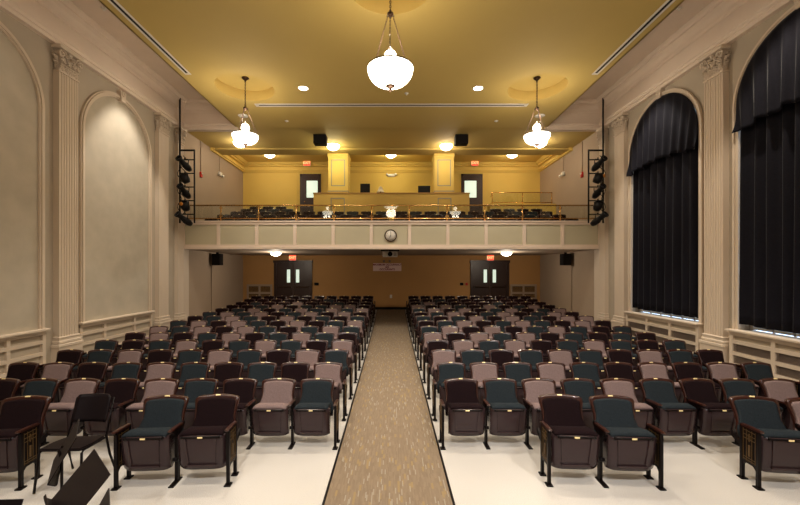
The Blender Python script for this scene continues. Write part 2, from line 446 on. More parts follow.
# wall entablature (cornice profile swept along the side walls and across the balcony end)
PROF = [(0, 7.25), (.11, 7.25), (.11, 7.33), (.14, 7.34), (.14, 7.40), (.16, 7.42), (.16, 7.46), (.05, 7.47), (.05, 7.86), (.08, 7.87), (.09, 7.92), (.15, 7.95), (.2, 8.02), (.28, 8.06), (.28, 8.10), (.33, 8.12), (.36, 8.18), (.36, 8.2), (0, 8.2)]
for s in (-1, 1):
    ti += 1; bm = new(); prism(bm, [(s*(RW-o), z) for o, z in PROF], Y0, YF, 'Y'); struct('trim_%d' % ti, bm, 'cove')
    ti += 1; bm = new(); prism(bm, [(YF+.02-o, z) for o, z in PROF], *( (-RW, -XE+.05) if s < 0 else (XE-.05, RW)), 'X'); struct('trim_%d' % ti, bm, 'cove')
    bm = new(); box(bm, *sorted((s*(XE-.02), s*RW)), YF, YF+.1, 7.25, ZV); struct('wall_cove_end_'+('left' if s < 0 else 'right'), bm, 'cove')
    bm = new(); box(bm, *sorted((s*XE-.0, s*(RW+.3))), Y0, YF+.1, ZV, ZV+.15); struct('ceiling_cove_'+('left' if s < 0 else 'right'), bm, 'cove')
    bm = new(); box(bm, *sorted((s*(XE-.03), s*(XE+.001))), Y0, YF, ZC, ZV+.1); struct('ceiling_drop_edge_'+('left' if s < 0 else 'right'), bm, 'ceil')

# main ochre ceiling with round recesses
DOMES = [(-.02, 6.65), (-3.95, 10.4), (3.93, 10.4), (-3.95, 2.9), (3.93, 2.9)]; DR = .765; DH = .28
SQ = 1.0
bm = new()
ysplit = sorted({Y0, YF+.1} | {c[1]-SQ for c in DOMES} | {c[1]+SQ for c in DOMES})
for a, b in zip(ysplit, ysplit[1:]):
    row = sorted([c for c in DOMES if c[1]-SQ <= a+1e-6 and c[1]+SQ >= b-1e-6])
    x = -XE
    for c in row:
        quad(bm, (x, a, ZC), (c[0]-SQ, a, ZC), (c[0]-SQ, b, ZC), (x, b, ZC)); x = c[0]+SQ
    quad(bm, (x, a, ZC), (XE, a, ZC), (XE, b, ZC), (x, b, ZC))
for cx, cy in DOMES:
    N = 64
    circ, sq, up = [], [], []
    for k in range(N):
        a = 2*PI*k/N; ca, sa = cos(a), sin(a)
        m_ = max(abs(ca), abs(sa))
        circ.append(bm.verts.new((cx+DR*ca, cy+DR*sa, ZC))); sq.append(bm.verts.new((cx+SQ*ca/m_, cy+SQ*sa/m_, ZC)))
        up.append(bm.verts.new((cx+DR*ca, cy+DR*sa, ZC+DH)))
    for k in range(N):
        k2 = (k+1) % N
        bm.faces.new((circ[k], circ[k2], sq[k2], sq[k])); bm.faces.new((circ[k], up[k], up[k2], circ[k2]))
    bm.faces.new(up)
struct('ceiling', bm, 'ceil')
bm = new(); box(bm, -XE, XE, Y0, YF+.1, ZC+DH+.05, ZC+DH+.15); struct('ceiling_deck', bm, 'ceil')
# balcony ceilings
bm = new(); box(bm, -RW, RW, YF+.06, 15.46, ZC, ZC+.2); struct('ceiling_balcony_front', bm, 'ceil')
bm = new(); box(bm, -RW, RW, 15.46, 16.2, ZC-.06, ZC+.4); struct('ceiling_beam', bm, 'ceil')
bm = new(); box(bm, -RW, RW, 16.1, YB+.2, 7.68, 7.85); struct('ceiling_balcony_rear', bm, 'yellow')
BP = [(0, 7.22), (.06, 7.22), (.06, 7.27), (.09, 7.28), (.09, 7.34), (.03, 7.35), (.03, 7.48), (.10, 7.50), (.10, 7.56), (.14, 7.58), (.18, 7.66), (.18, 7.68), (0, 7.68)]
ti += 1; bm = new(); prism(bm, [(YB-o, z) for o, z in BP], -RW, RW, 'X'); struct('trim_%d' % ti, bm, 'yellow')
for s in (-1, 1):
    ti += 1; bm = new(); prism(bm, [(s*(RW-o*1.6), z) for o, z in BP], 15.4, YB, 'Y'); struct('trim_%d' % ti, bm, 'yellow')

# back walls
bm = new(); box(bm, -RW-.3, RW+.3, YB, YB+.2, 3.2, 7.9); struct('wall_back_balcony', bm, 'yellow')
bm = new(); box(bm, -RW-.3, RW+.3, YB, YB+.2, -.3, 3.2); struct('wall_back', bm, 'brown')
bm = new(); box(bm, -RW, RW, YB-.03, YB, .5, .64); struct('baseboard_back', bm, 'dark')
ti += 1; bm = new(); box(bm, -RW, RW, YB-.05, YB, 3.0, 3.17); box(bm, -RW, RW, YB-.08, YB, 2.98, 3.02)
struct('trim_%d' % ti, bm, 'brown')
for x in (-4.0, -1.25, 1.0, 2.75):
    ti += 1; bm = new(); box(bm, x-.03, x+.03, YB-.015, YB, .64, 3.0); struct('trim_%d' % ti, bm, 'brown')
for x in (-4.62, -2.2, 2.2, 4.72):
    ti += 1; bm = new(); box(bm, x-.03, x+.03, YB-.02, YB, 4.7, 7.22); struct('trim_%d' % ti, bm, 'yellow')

# balcony slab, steps, fascia
STEPS = [(13.42, 3.51), (14.25, 3.75), (15.1, 4.0), (15.95, 4.25), (16.85, 4.5), (17.7, 4.7)]
poly = [(YF+.1, 3.17), (YF+.1, 3.51)]
for i, (y, z) in enumerate(STEPS):
    poly += [(y, z)] if i == 0 else [(y, STEPS[i-1][1]), (y, z)]
poly += [(YB+.1, 4.7), (YB+.1, 3.17)]
bm = new(); prism(bm, poly, -RW, RW, 'X'); struct('floor_balcony', bm, 'dark')
bm = new(); box(bm, -RW, RW, YF+.0, YB, 3.16, 3.175); struct('ceiling_under_balcony', bm, 'sidelow')
bm = new(); box(bm, -RW, RW, YF, YF+.12, 3.16, 4.10); struct('wall_balcony_fascia', bm, 'fascia')
ti += 1; bm = new()
box(bm, -RW, RW, YF-.09, YF+.16, 4.08, 4.13, .012, 2); box(bm, -RW, RW, YF-.05, YF+.01, 4.0, 4.085)
box(bm, -RW, RW, YF-.05, YF+.01, 3.23, 3.31); box(bm, -RW, RW, YF-.09, YF+.06, 3.145, 3.235, .012, 2)
PX = [-7.19]+[(-172.7+38.15*k)*YF/F for k in range(10)]+[7.19]
for x in PX: box(bm, x-.055, x+.055, YF-.045, YF+.01, 3.3, 4.01)
struct('trim_%d' % ti, bm, 'railtrim')

# pilasters ------------------------------------------------------------------
def leaf(bm, mtx, w, h, out):
    N = 6; rows = []
    for i in range(N+1):
        t = i/N; z = h*min(1, t*1.15)-(h*.16*max(0, t-.8)/.2); y = out*(t**2.2); ww = w*(1-.25*t)*(1 if t < .85 else .7)
        rows.append([bm.verts.new(mtx @ Vector(p)) for p in [(-ww, -y*.6, z), (-ww*.4, -y-.012, z), (0, -y-.02, z), (ww*.4, -y-.012, z), (ww, -y*.6, z)]])
    for a, b in zip(rows, rows[1:]):
        for k in range(4): bm.faces.new((a[k], a[k+1], b[k+1], b[k])).smooth = True
    for i in range(1, N):
        t = i/N; z = h*min(1, t*1.15); y = out*(t**2.2)
        for sg in (-1, 1): tube(bm, [mtx @ Vector((0, -y-.018, z-.01)), mtx @ Vector((sg*w*.55, -y-.022, z+.015)), mtx @ Vector((sg*w*1.02, -y*.6-.012, z-.004))], [.006, .010, .006], 5)
    tube(bm, [mtx @ Vector((0, -out*(i/N)**2.2-.02, h*min(1, i/N*1.15))) for i in range(N)], .007, 5)
    e = rows[-1]; tube(bm, [e[0].co, e[2].co+Vector((0, 0, -.01)), e[4].co], .013, 6)
def pilaster(s, yc, label, w=.50, zfloor=0, thin=False):
    # local frame: y axis = into the wall; the face looks along -y
    t = thing('pilaster', label, 'pilaster', (s*RW, yc, 0), PI/2 if s < 0 else -PI/2, 'fluted pilasters along the side walls')
    # with rotz, local -y must point into the room
    t.rotation_euler = (0, 0, (PI/2 if s < 0 else -PI/2))
    # local -y -> world: rotz=+90: (x,y)->(-y,x): -y -> +x  (left wall faces +x) good
    d = .13; h = w/2
    bm = new(); box(bm, -h-.06, h+.06, -d-.05, .0, .0, .80); box(bm, -h-.09, h+.09, -d-.08, .0, .0, .18)
    box(bm, -h-.08, h+.08, -d-.07, 0, .76, .83, .01, 1)
    obj('pedestal', bm, 'trim', t)
    bm = new(); box(bm, -h-.05, h+.05, -d-.045, 0, .83, .90, .02, 3); box(bm, -h-.03, h+.03, -d-.025, 0, .90, .94); box(bm, -h-.035, h+.035, -d-.03, 0, .94, .985, .018, 3)
    obj('base', bm, 'trim', t)
    # fluted shaft
    nf = 7; pts = [(-h, 0), (-h, -d)]; pitch = (w-.03)/nf; fr = pitch*.34
    for k in range(nf):
        c = -h+.015+pitch*(k+.5); pts.append((c-fr, -d))
        for j in range(1, 6): a = PI*j/6; pts.append((c-fr*cos(a), -d+fr*.8*sin(a)))
        pts.append((c+fr, -d))
    pts += [(h, -d), (h, 0)]
    bm = new(); prism(bm, pts, .985, 6.68, 'Z'); obj('shaft', bm, 'trim', t)
    bm = new(); box(bm, -h-.02, h+.02, -d-.02, 0, 6.68, 6.72, .01, 2)
    box(bm, -h+.02, h-.02, -d+.01, 0, 6.72, 7.16)
    obj('capital', bm, 'trim', t).name = 'capital'
    cap_ = t.children[-1]
    bm = new()
    for (n_, z0, hh, out, off) in ((4, 6.72, .20, .07, 0), (3, 6.72, .34, .10, 0)):
        for k in range(n_):
            x = -h+w*(k+.5)/n_
            leaf(bm, Matrix.Translation((x, -d+.005, z0)), w/n_*.46, hh, out)
    for sx in (-1, 1):
        for hh, out in ((.2, .07), (.34, .10)):
            leaf(bm, Matrix.Translation((sx*(h-.02), -d*.5, 6.72)) @ Matrix.Rotation(sx*PI/2, 4, 'Z'), .05, hh, out)
    obj('acanthus_leaves', bm, 'trim', cap_)
    bm = new()
    for sx in (-1, 1):
        pts_ = []
        for k in range(26):
            a = k*.42; rr = .075*(1-k/30)
            pts_.append((sx*(h-.02+.02)-sx*rr*cos(a)*.9+sx*.0, -d-.055+.004*k*.2, 7.08+rr*sin(a)*-1))
        tube(bm, [(p[0], p[1], p[2]) for p in pts_], .018, 6)
        tube(bm, [(sx*.05, -d-.03, 6.92), (sx*.12, -d-.045, 7.06), (sx*(h-.1), -d-.055, 7.13), (sx*(h-.02), -d-.055, 7.155)], .016, 6)
        pts2 = []
        for k in range(16):
            a = k*.45; rr = .045*(1-k/20); pts2.append((sx*.06+sx*rr*cos(a), -d-.03, 7.06+rr*sin(a)))
        tube(bm, pts2, .012, 6)
    lathe(bm, [(0, -.03), (.04, -.02), (.05, 0), (.04, .02)], (0, -d-.03, 7.15), 10, 'Y')
    obj('volutes', bm, 'trim', cap_)
    bm = new(); box(bm, -h-.06, h+.06, -d-.09, 0, 7.17, 7.25, .015, 2); obj('abacus', bm, 'trim', cap_)
    return t
pilaster(-1, 8.50, 'fluted cream pilaster on the left wall between the two arched panels')
pilaster(-1, 12.05, 'fluted cream pilaster on the left wall beyond the full arched panel')
pilaster(-1, 13.03, 'narrow cream pilaster in the left corner where the balcony meets the wall', .34)
pilaster(1, 8.52, 'fluted cream pilaster on the right wall between the two curtained windows')
pilaster(1, 12.05, 'fluted cream pilaster on the right wall beyond the farther window')
pilaster(1, 13.03, 'narrow cream pilaster in the right corner where the balcony meets the wall', .34)

for s in (-1, 1):
    ti += 1; bm = new(); box(bm, *sorted((s*RW, s*(RW-.06))), YF+.02, YF+.36, .2, 3.14); struct('trim_%d' % ti, bm, 'trim')

# curtains -------------------------------------------------------------------
def solid_sheet(bm, f, nu, nv, th=.012):
    g = [[f(i/nu, j/nv) for j in range(nv+1)] for i in range(nu+1)]
    A = [[bm.verts.new(p) for p in r] for r in g]
    B = [[bm.verts.new((p[0]+th, p[1], p[2])) for p in r] for r in g]
    for i in range(nu):
        for j in range(nv):
            bm.faces.new((A[i][j], A[i+1][j], A[i+1][j+1], A[i][j+1])).smooth = True
            bm.faces.new((B[i][j], B[i][j+1], B[i+1][j+1], B[i+1][j])).smooth = True
    for i in range(nu):
        bm.faces.new((A[i][0], B[i][0], B[i+1][0], A[i+1][0])); bm.faces.new((A[i][nv], A[i+1][nv], B[i+1][nv], B[i][nv]))
    for j in range(nv):
        bm.faces.new((A[0][j], A[0][j+1], B[0][j+1], B[0][j])); bm.faces.new((A[nu][j], B[nu][j], B[nu][j+1], A[nu][j+1]))
def pleat(u, n, seed):
    ph = u*n*2*PI+.8*sin(u*9+seed)+.4*sin(u*23+seed*2)
    v = sin(ph); return (v*abs(v)**.3)
for i, yc in enumerate(WC[:2]):
    where = ('farther', 'nearer')[i]
    sd = i*2.1
    def fc(u, v):
        y = yc-WH+.03+(2*WH-.06)*u; z = 1.29+(5.75-1.29)*v+.012*sin(u*40)*(1-v)
        ph = u*9*2*PI+.9*sin(u*7+sd)+.3*sin(v*2.5+u*11); rdg = (.5+.5*cos(ph))**1.6
        return (RW+.09-.12*rdg*(1-.3*v)+.03*sin(ph*.5+sd), y+.02*sin(ph+1)*(0 < u < 1), z)
    bm = new(); solid_sheet(bm, fc, 180, 24)
    tag(obj('curtain', bm, 'velvet'), 'black velour curtain hanging to the sill in the %s arched window' % where, 'curtain', 'window curtains')
    def fv(u, v):
        y = yc+(WH+.012)*(2*u-1)
        zt = arch(y, yc, WH+.012)
        uu = 2*u-1
        zb = 5.38-.14*uu*uu+.03*sin(u*PI*2*5+sd)
        z = zb+(max(zt, zb+.03)-zb)*v
        ph = (u-.5)*(1+.10*(1-v))*9*2*PI+.7*sin(u*8+sd); rdg = (.5+.5*cos(ph))**1.5
        return (RW-.085-.10*rdg*(1-v)**.7-.01*(1-v), y, z)
    bm = new(); solid_sheet(bm, fv, 160, 20)
    tag(obj('valance', bm, 'velvet'), 'black pleated half-round valance heading the curtain of the %s window' % where, 'valance', 'window valances')

# pendants -------------------------------------------------------------------
def pendant(x, y, label, zrim, r, ztop=ZC+DH, h=.36, seen=True):
    t = thing('pendant_lamp', label, 'pendant lamp', (x, y, ztop), 0, 'alabaster bowl pendants')
    def Z(z): return z-ztop
    zh = 6.84 if y < 8 else 6.80
    bm = new(); lathe(bm, [(0, 0), (.09, 0), (.095, -.02), (.06, -.05), (.025, -.08), (.02, -.11), (0, -.11)], n=24); obj('canopy', bm, 'bronze', t)
    bm = new(); z = ztop-.12; k = 0
    while z > zh+.03:
        torus(bm, (0, 0, Z(z)), .017, .0055, Matrix.Rotation(PI/2*(k % 2), 3, 'Z'), 10, 5, 1.5); z -= .038; k += 1
    obj('chain', bm, 'bronze', t)
    bm = new(); lathe(bm, [(0, .05), (.02, .05), (.025, .02), (.055, .01), (.055, -.02), (.03, -.03), (.02, -.07), (0, -.08)], (0, 0, Z(zh)), 20)
    for k in range(3):
        a = 2*PI*k/3+.5; torus(bm, (.055*cos(a), .055*sin(a), Z(zh-.02)), .016, .006, None, 8, 5)
    obj('hub', bm, 'bronze', t)
    for k in range(3):
        a = 2*PI*k/3+.5+PI/6*0
        p0 = Vector((.055*cos(a), .055*sin(a), Z(zh-.03))); p1 = Vector((r*.97*cos(a), r*.97*sin(a), Z(zrim)))
        bm = new(); n = int((p1-p0).length/.04)
        q = (p1-p0).to_track_quat('Z', 'Y').to_matrix()
        for j in range(n):
            torus(bm, p0.lerp(p1, (j+.5)/n), .012, .0045, q @ Matrix.Rotation(PI/2*(j % 2), 3, 'Z'), 8, 4, 1.9)
        obj('suspension_chain', bm, 'bronze', t)
    # glass bowl with thickness
    prof = [(r*sin(PI/2*k/14)**.82 if k else 0, Z(zrim)-h*cos(PI/2*k/14)) for k in range(15)]
    inner = [(max(0, a-.012), b+.012) for a, b in prof][::-1]
    bm = new(); lathe(bm, prof+[(r-.012, Z(zrim))]+inner[1:], n=48); obj('bowl', bm, 'bowl', t)
    bm = new(); lathe(bm, [(r+.004, Z(zrim)-.012), (r+.014, Z(zrim)), (r+.004, Z(zrim)+.012), (r-.012, Z(zrim)+.012), (r-.012, Z(zrim)), (r+.004, Z(zrim)-.012)], n=48); obj('rim', bm, 'bronze', t)
    bm = new(); zb = Z(zrim)-h
    lathe(bm, [(0, .03), (.075, .02), (.085, 0), (.04, -.025), (.022, -.045), (.028, -.07), (0, -.10)], (0, 0, zb), 20); obj('finial', bm, 'bronze', t)
    bm = new(); R = .11
    lathe(bm, [(R*sin(PI*k/12), Z(zrim)+.20+R*cos(PI*k/12)) for k in range(13)], n=24); g = obj('globe', bm, 'bowl', t)
    bm = new(); lathe(bm, [(0, .07), (.012, .06), (.012, .02), (.06, 0), (.075, -.03), (0, -.01)], (0, 0, Z(zrim)+.315), 20); obj('globe_cap', bm, 'bronze', t)
    point_light('pendant_glow', (0, 0, Z(zrim)+.48), P_PEND, .10, WARM, t)
    point_light('pendant_downglow', (0, 0, Z(zrim)-h-.2), P_PEND*1.1, .25, WARM, t)
pendant(-.02, 6.65, 'large glowing bowl pendant on chains at the top centre, nearest the viewer', 5.90, .395, h=.31)
pendant(-3.95, 10.4, 'glowing bowl pendant hanging at the left from the left round ceiling recess', 6.07, .34, h=.25)
pendant(3.93, 10.4, 'glowing bowl pendant hanging at the right from the right round ceiling recess', 6.07, .34, h=.25)
pendant(-3.95, 2.9, 'bowl pendant over the front rows, seen only reflected left in the balcony glass', 6.07, .34, h=.25)
pendant(3.93, 2.9, 'bowl pendant over the front rows, seen only reflected right in the balcony glass', 6.07, .34, h=.25)

# recessed downlights, speakers, sprinkler discs, slot diffusers ---------------
def downlight(x, y, z, label, power, aim, r=.11, size=85, blend=.6):
    t = thing('downlight', label, 'downlight', (x, y, z), 0, 'recessed ceiling downlights')
    bm = new(); lathe(bm, [(r, 0), (r+.03, 0), (r+.03, -.012), (r, -.012), (r, 0)], n=28); obj('ring', bm, 'white', t)
    bm = new(); lathe(bm, [(0, -.006), (r-.005, -.006), (r-.005, -.001), (0, -.001)], n=28); obj('lens', bm, 'can', t)
    a = (aim[0]-x, aim[1]-y, aim[2]-z)
    can_light('downlight_beam', (0, 0, -.02), power, size, blend, .08, (1, .92, .80), t, aim=a)
    return t
downlight(-2.38, 10.4, ZC, 'bright round downlight in the ochre ceiling left of the centre pendant', P_CAN, (-2.6, 11.5, 0), .12, 110)
downlight(2.34, 10.4, ZC, 'bright round downlight in the ochre ceiling right of the centre pendant', P_CAN, (2.6, 11.5, 0), .12, 110)
for y in (6.6, 3.5):
    for x in (-2.38, 2.34):
        can_light('downlight_beam', (x, y, ZC-.02), P_CAN*.9, 110, .6, .08, (1, .89, .74), None, aim=(x*1.1, y+.4, 0))
for s, nm in ((-1, 'left'), (1, 'right')):
    downlight(s*6.15, 10.3, ZV, 'downlight in the taupe %s cove, partly hidden by the ochre ceiling edge' % nm, P_COVE, (s*6.9, 10.3, 3.5), .12, 62, .5)
    can_light('downlight_beam', (s*6.15, 6.73, ZV-.02), P_COVE*(.06 if s < 0 else .8), 62, .5, .08, (1, .89, .74), None, aim=(s*6.9, 6.73, 3.5))
    bm = new(); lathe(bm, [(0, -.005), (.13, -.005), (.15, -.012), (.16, 0), (0, 0)], (s*4.72, 12.25, ZC), 28)
    tag(obj('ceiling_speaker', bm, 'white'), 'round white ceiling speaker grille just above and behind the %s pendant' % nm, 'ceiling speaker', 'ceiling speakers')
    bm = new(); lathe(bm, [(0, -.03), (.03, -.03), (.05, -.01), (.07, 0), (0, 0)], (s*3.45, 12.68, ZC), 16)
    tag(obj('sprinkler', bm, 'white'), 'tiny white sprinkler disc on the ochre ceiling behind the slot vent, %s side' % nm, 'sprinkler', 'ceiling sprinklers')
    bm = new(); lathe(bm, [(0, -.05), (.02, -.05), (.03, -.01), (.06, 0), (0, 0)], (s*6.35, 8.5, ZV), 16)
    tag(obj('sprinkler', bm, 'white'), 'tiny white sprinkler disc on the taupe cove near the top %s corner' % nm, 'sprinkler', 'cove sprinklers')
    t = thing('slot_vent', 'long black linear slot vent edged in white along the %s edge of the ochre ceiling' % nm, 'air vent', (s*5.10, 6.4, ZC), 0, 'linear slot vents')
    bm = new()
    for a, b in ((-.075, -.032), (.032, .075)): box(bm, a, b, -3.2, 3.2, -.012, .0)
    box(bm, -.075, .075, 3.2, 3.27, -.012, 0); obj('frame', bm, 'white', t)
    bm = new(); box(bm, -.033, .033, -3.2, 3.2, -.004, .0); obj('slot', bm, 'dark', t)
t = thing('slot_vent', 'long thin slot vent crossing the ochre ceiling side to side behind the pendants', 'air vent', (0, 11.46, ZC), 0, 'linear slot vents')
bm = new(); box(bm, -4.0, 4.0, -.10, -.04, -.012, 0); box(bm, -4.0, 4.0, .04, .10, -.012, 0)
for s in (-1, 1): box(bm, *sorted((s*3.95, s*4.05)), -.1, .1, -.012, 0)
obj('frame', bm, 'white', t)
bm = new(); box(bm, -3.95, 3.95, -.04, .04, -.004, 0); obj('slot', bm, 'dark', t)
bm = new(); lathe(bm, [(0, -.05), (.02, -.05), (.03, -.01), (.06, 0), (0, 0)], (.42, 10.7, ZC), 16)
tag(obj('sprinkler', bm, 'white'), 'tiny white sprinkler disc on the ochre ceiling just right of the centre pendant', 'sprinkler')

def flush(x, y, z, label, power, r=.25, d=.19, group='flush dome lights above the balcony', col=WARM):
    t = thing('flush_light', label, 'ceiling light', (x, y, z), 0, group)
    bm = new(); lathe(bm, [(0, 0), (r*.9, 0), (r*.92, -.02), (r*.8, -.035), (0, -.035)], n=28); obj('base', bm, 'bronze', t)
    bm = new(); lathe(bm, [(r*sin(PI/2*k/10), -.03-d*cos(PI/2*k/10)) for k in range(11)]+[(0, -.03)], n=32); obj('glass_dome', bm, 'globe', t)
    point_light('dome_glow', (0, 0, -d-.10), power, .15, col, t)
flush(-5.78, 14.7, ZC, 'glowing dome light on the balcony ceiling, seen just below the left pendant', P_FLUSH)
flush(5.68, 14.7, ZC, 'glowing dome light on the balcony ceiling, seen just below the right pendant', P_FLUSH)
flush(-5.45, 17.2, 7.68, 'glowing dome light in the rear balcony ceiling at the far left', P_FLUSH)
flush(5.40, 17.2, 7.68, 'glowing dome light in the rear balcony ceiling at the far right', P_FLUSH)
flush(-.02, 17.2, 7.68, 'glowing dome light in the rear balcony ceiling between the two square piers', P_FLUSH*1.2, col=(1, .93, .56))
flush(-2.28, 15.05, ZC, 'glowing dome light in front of the left square pier', P_FLUSH*1.3, col=(1, .93, .56))
flush(2.14, 15.05, ZC, 'glowing dome light in front of the right square pier', P_FLUSH)
flush(-4.63, 15.4, 3.16, 'glowing dome light under the balcony in front of the left double door', P_LOW, .21, .13, 'dome lights under the balcony')
flush(4.60, 15.4, 3.16, 'glowing dome light under the balcony in front of the right double door', P_LOW, .21, .13, 'dome lights under the balcony')

# piers and parapet ----------------------------------------------------------
for s, (xa, xb), nm in ((-1, (-2.63, -1.81), 'left'), (1, (1.79, 2.59), 'right')):
    xm = (xa+xb)/2; hw = (xb-xa)/2
    t = thing('square_pier', 'ochre square pier with grey outlined panel rising at the %s of the booth parapet' % nm, 'column', (xm, 16.36, 4.25), 0, 'square piers on the balcony')
    bm = new(); box(bm, -hw, hw, -.36, .36, 0, 3.03); obj('body', bm, 'yellow', t)
    bm = new()
    box(bm, -hw-.03, hw+.03, -.40, .40, 2.93, 3.03, .015, 1); box(bm, -hw-.015, hw+.015, -.38, .38, 2.86, 2.93)
    obj('crown', bm, 'yellow', t)
    bm = new()
    def rect(x0, x1, z0, z1, w=.035, yy=-.368):
        box(bm, x0, x1, yy, -.355, z0, z0+w); box(bm, x0, x1, yy, -.355, z1-w, z1)
        box(bm, x0, x0+w, yy, -.355, z0, z1); box(bm, x1-w, x1, yy, -.355, z0, z1)
    rect(-hw+.12, hw-.12, 1.68, 2.78); obj('grey_outline', bm, 'greytrim', t)
    bm = new(); box(bm, -hw-.012, hw+.012, -.372, .36, 1.45, 1.49); obj('grey_band', bm, 'greytrim', t)
t = thing('parapet_wall', 'low ochre parapet wall of the control booth behind the balcony seats', 'parapet', (0, 15.90, 4.0), 0)
bm = new(); box(bm, -3.22, 3.22, 0, .10, 0, 1.60); box(bm, -3.22, -3.12, .1, 2.0, 0, 1.6); box(bm, 3.12, 3.22, .1, 2.0, 0, 1.6); obj('wall_face', bm, 'parapet', t)
bm = new(); box(bm, -3.25, 3.25, -.03, .13, 1.60, 1.635); box(bm, -3.25, -3.1, .1, 2.0, 1.6, 1.635); box(bm, 3.1, 3.25, .1, 2.0, 1.6, 1.635); obj('coping', bm, 'brown', t)
for (xa, xb) in ((-2.63, -1.81), (1.79, 2.59)):
    bm = new(); w = .035; x0, x1 = xa+.12, xb-.12
    for (a, b, c_, d_) in ((x0, x1, 1.38, 1.38+w), (x0, x0+w, .3, 1.38+w), (x1-w, x1, .3, 1.38+w)): box(bm, a, b, -.012, 0, c_, d_)
    obj('grey_outline', bm, 'greytrim', t)
# booth desk with monitors and lamp
t = thing('booth_desk', 'narrow counter inside the control booth behind the parapet', 'desk', (0, 16.5, 4.25))
bm = new(); box(bm, -1.75, 1.72, -.3, .3, 1.22, 1.27); obj('counter', bm, 'brown', t)
for x in (-1.6, 1.6):
    bm = new(); box(bm, x-.03, x+.03, -.25, .25, 0, 1.22); obj('leg', bm, 'brown', t)
def monitor(x0, x1, zt, label):
    t = thing('monitor', label, 'monitor', ((x0+x1)/2, 16.5, 5.52), 0, 'booth monitors')
    hw = (x1-x0)/2; h = zt-5.52
    bm = new(); box(bm, -hw, hw, -.02, .03, .08, h, .008, 1); obj('housing', bm, 'black', t)
    bm = new(); box(bm, -hw+.02, hw-.02, -.024, -.018, .1, h-.02); obj('screen', bm, 'gear', t)
    bm = new(); box(bm, -.03, .03, .0, .03, .01, .1); box(bm, -.12, .12, -.08, .1, 0, .015); obj('stand', bm, 'black', t)
monitor(-1.34, -.92, 6.14, 'taller black monitor at the left end of the control booth')
monitor(1.14, 1.66, 6.05, 'lower wide black monitor at the right end of the control booth')
t = thing('table_lamp', 'small table lamp with pale shade standing in the control booth', 'lamp', (-.47, 16.5, 5.52))
bm = new(); lathe(bm, [(0, 0), (.08, 0), (.08, .02), (.03, .04), (.025, .10), (.045, .16), (.03, .24), (.01, .30), (0, .30)], n=20); obj('base', bm, 'bronze', t)
bm = new(); lathe(bm, [(.16, .25), (.155, .25), (.055, .49), (.06, .49)], n=24); lathe(bm, [(0, .49), (.01, .52), (0, .54)], n=8); obj('lamp_shade', bm, 'shade', t)
# emergency light on upper back wall
def emerg(loc, label, rot=0, group=None):
    t = thing('emergency_light', label, 'emergency light', loc, rot, group)
    bm = new(); box(bm, -.17, .17, -.08, 0, -.07, .07, .02, 2); obj('housing', bm, 'white', t)
    for s in (-1, 1):
        bm = new(); lathe(bm, [(0, -.10), (.055, -.10), (.065, -.07), (.05, -.02), (0, 0)], (s*.20, -.04, .03), 16, 'Y'); obj('lamp_head', bm, 'white', t)
emerg((0.0, YB, 7.06), 'white twin emergency light on the back wall behind the booth')

# doors ----------------------------------------------------------------------
def upper_door(n, x0, x1, wx0, wx1):
    r = sroot('door_%d' % n)
    bm = new(); box(bm, x0, x0+.09, YB-.06, YB, 4.7, 7.13); box(bm, x1-.09, x1, YB-.06, YB, 4.7, 7.13); box(bm, x0, x1, YB-.06, YB, 7.03, 7.13); struct('door_frame', bm, 'darkdoor', r)
    bm = new(); box(bm, x0+.09, wx0, YB-.045, YB, 4.7, 7.03); box(bm, wx1, x1-.09, YB-.045, YB, 4.7, 7.03)
    box(bm, wx0, wx1, YB-.045, YB, 4.7, 5.98); box(bm, wx0, wx1, YB-.045, YB, 6.80, 7.03)
    box(bm, wx0-.02, wx1+.02, YB-.055, YB-.04, 5.75, 5.79); struct('door_leaf', bm, 'darkdoor', r)
    bm = new(); box(bm, wx0, wx1, YB-.03, YB-.02, 5.98, 6.80); struct('door_glass', bm, 'doorlite', r)
    bm = new(); lathe(bm, [(0, -.1), (.025, -.1), (.03, -.07), (.015, -.05), (.012, 0), (0, 0)], (wx0-.08, YB-.04, 5.75), 12, 'Y'); struct('door_handle', bm, 'brass', r)
upper_door(1, -4.46, -3.44, -4.14, -3.60)
upper_door(2, 3.40, 4.44, 3.56, 4.14)
def lower_door(n, x0, x1):
    r = sroot('door_%d' % n); xm = (x0+x1)/2; zb, zt = .5, 2.92
    bm = new(); box(bm, x0, x0+.12, YB-.09, YB, zb, zt); box(bm, x1-.12, x1, YB-.09, YB, zb, zt); box(bm, x0-.03, x1+.03, YB-.11, YB, zt-.12, zt); struct('door_frame', bm, 'darkdoor', r)
    for s in (-1, 1):
        a, b = sorted((xm+s*.008, xm+s*((x1-x0)/2-.12)))
        la, lb = sorted((xm+s*.14, xm+s*.30))
        bm = new(); z1, z2 = 1.84, 2.47
        box(bm, a, la, YB-.05, YB, zb, zt-.12); box(bm, lb, b, YB-.05, YB, zb, zt-.12); box(bm, la, lb, YB-.05, YB, zb, z1); box(bm, la, lb, YB-.05, YB, z2, zt-.12)
        d = struct('door_leaf', bm, 'darkdoor', r)
        bm = new(); box(bm, la, lb, YB-.035, YB-.02, z1, z2); struct('door_glass', bm, 'doorlite', d)
        bm = new(); box(bm, a+.08, b-.05, YB-.13, YB-.09, 1.6, 1.65, .008, 1); box(bm, a+.08, a+.12, YB-.1, YB-.04, 1.58, 1.67); box(bm, b-.09, b-.05, YB-.1, YB-.04, 1.58, 1.67); struct('push_bar', bm, 'bronze', d)
lower_door(3, -5.72, -3.87)
lower_door(4, 3.85, 5.73)
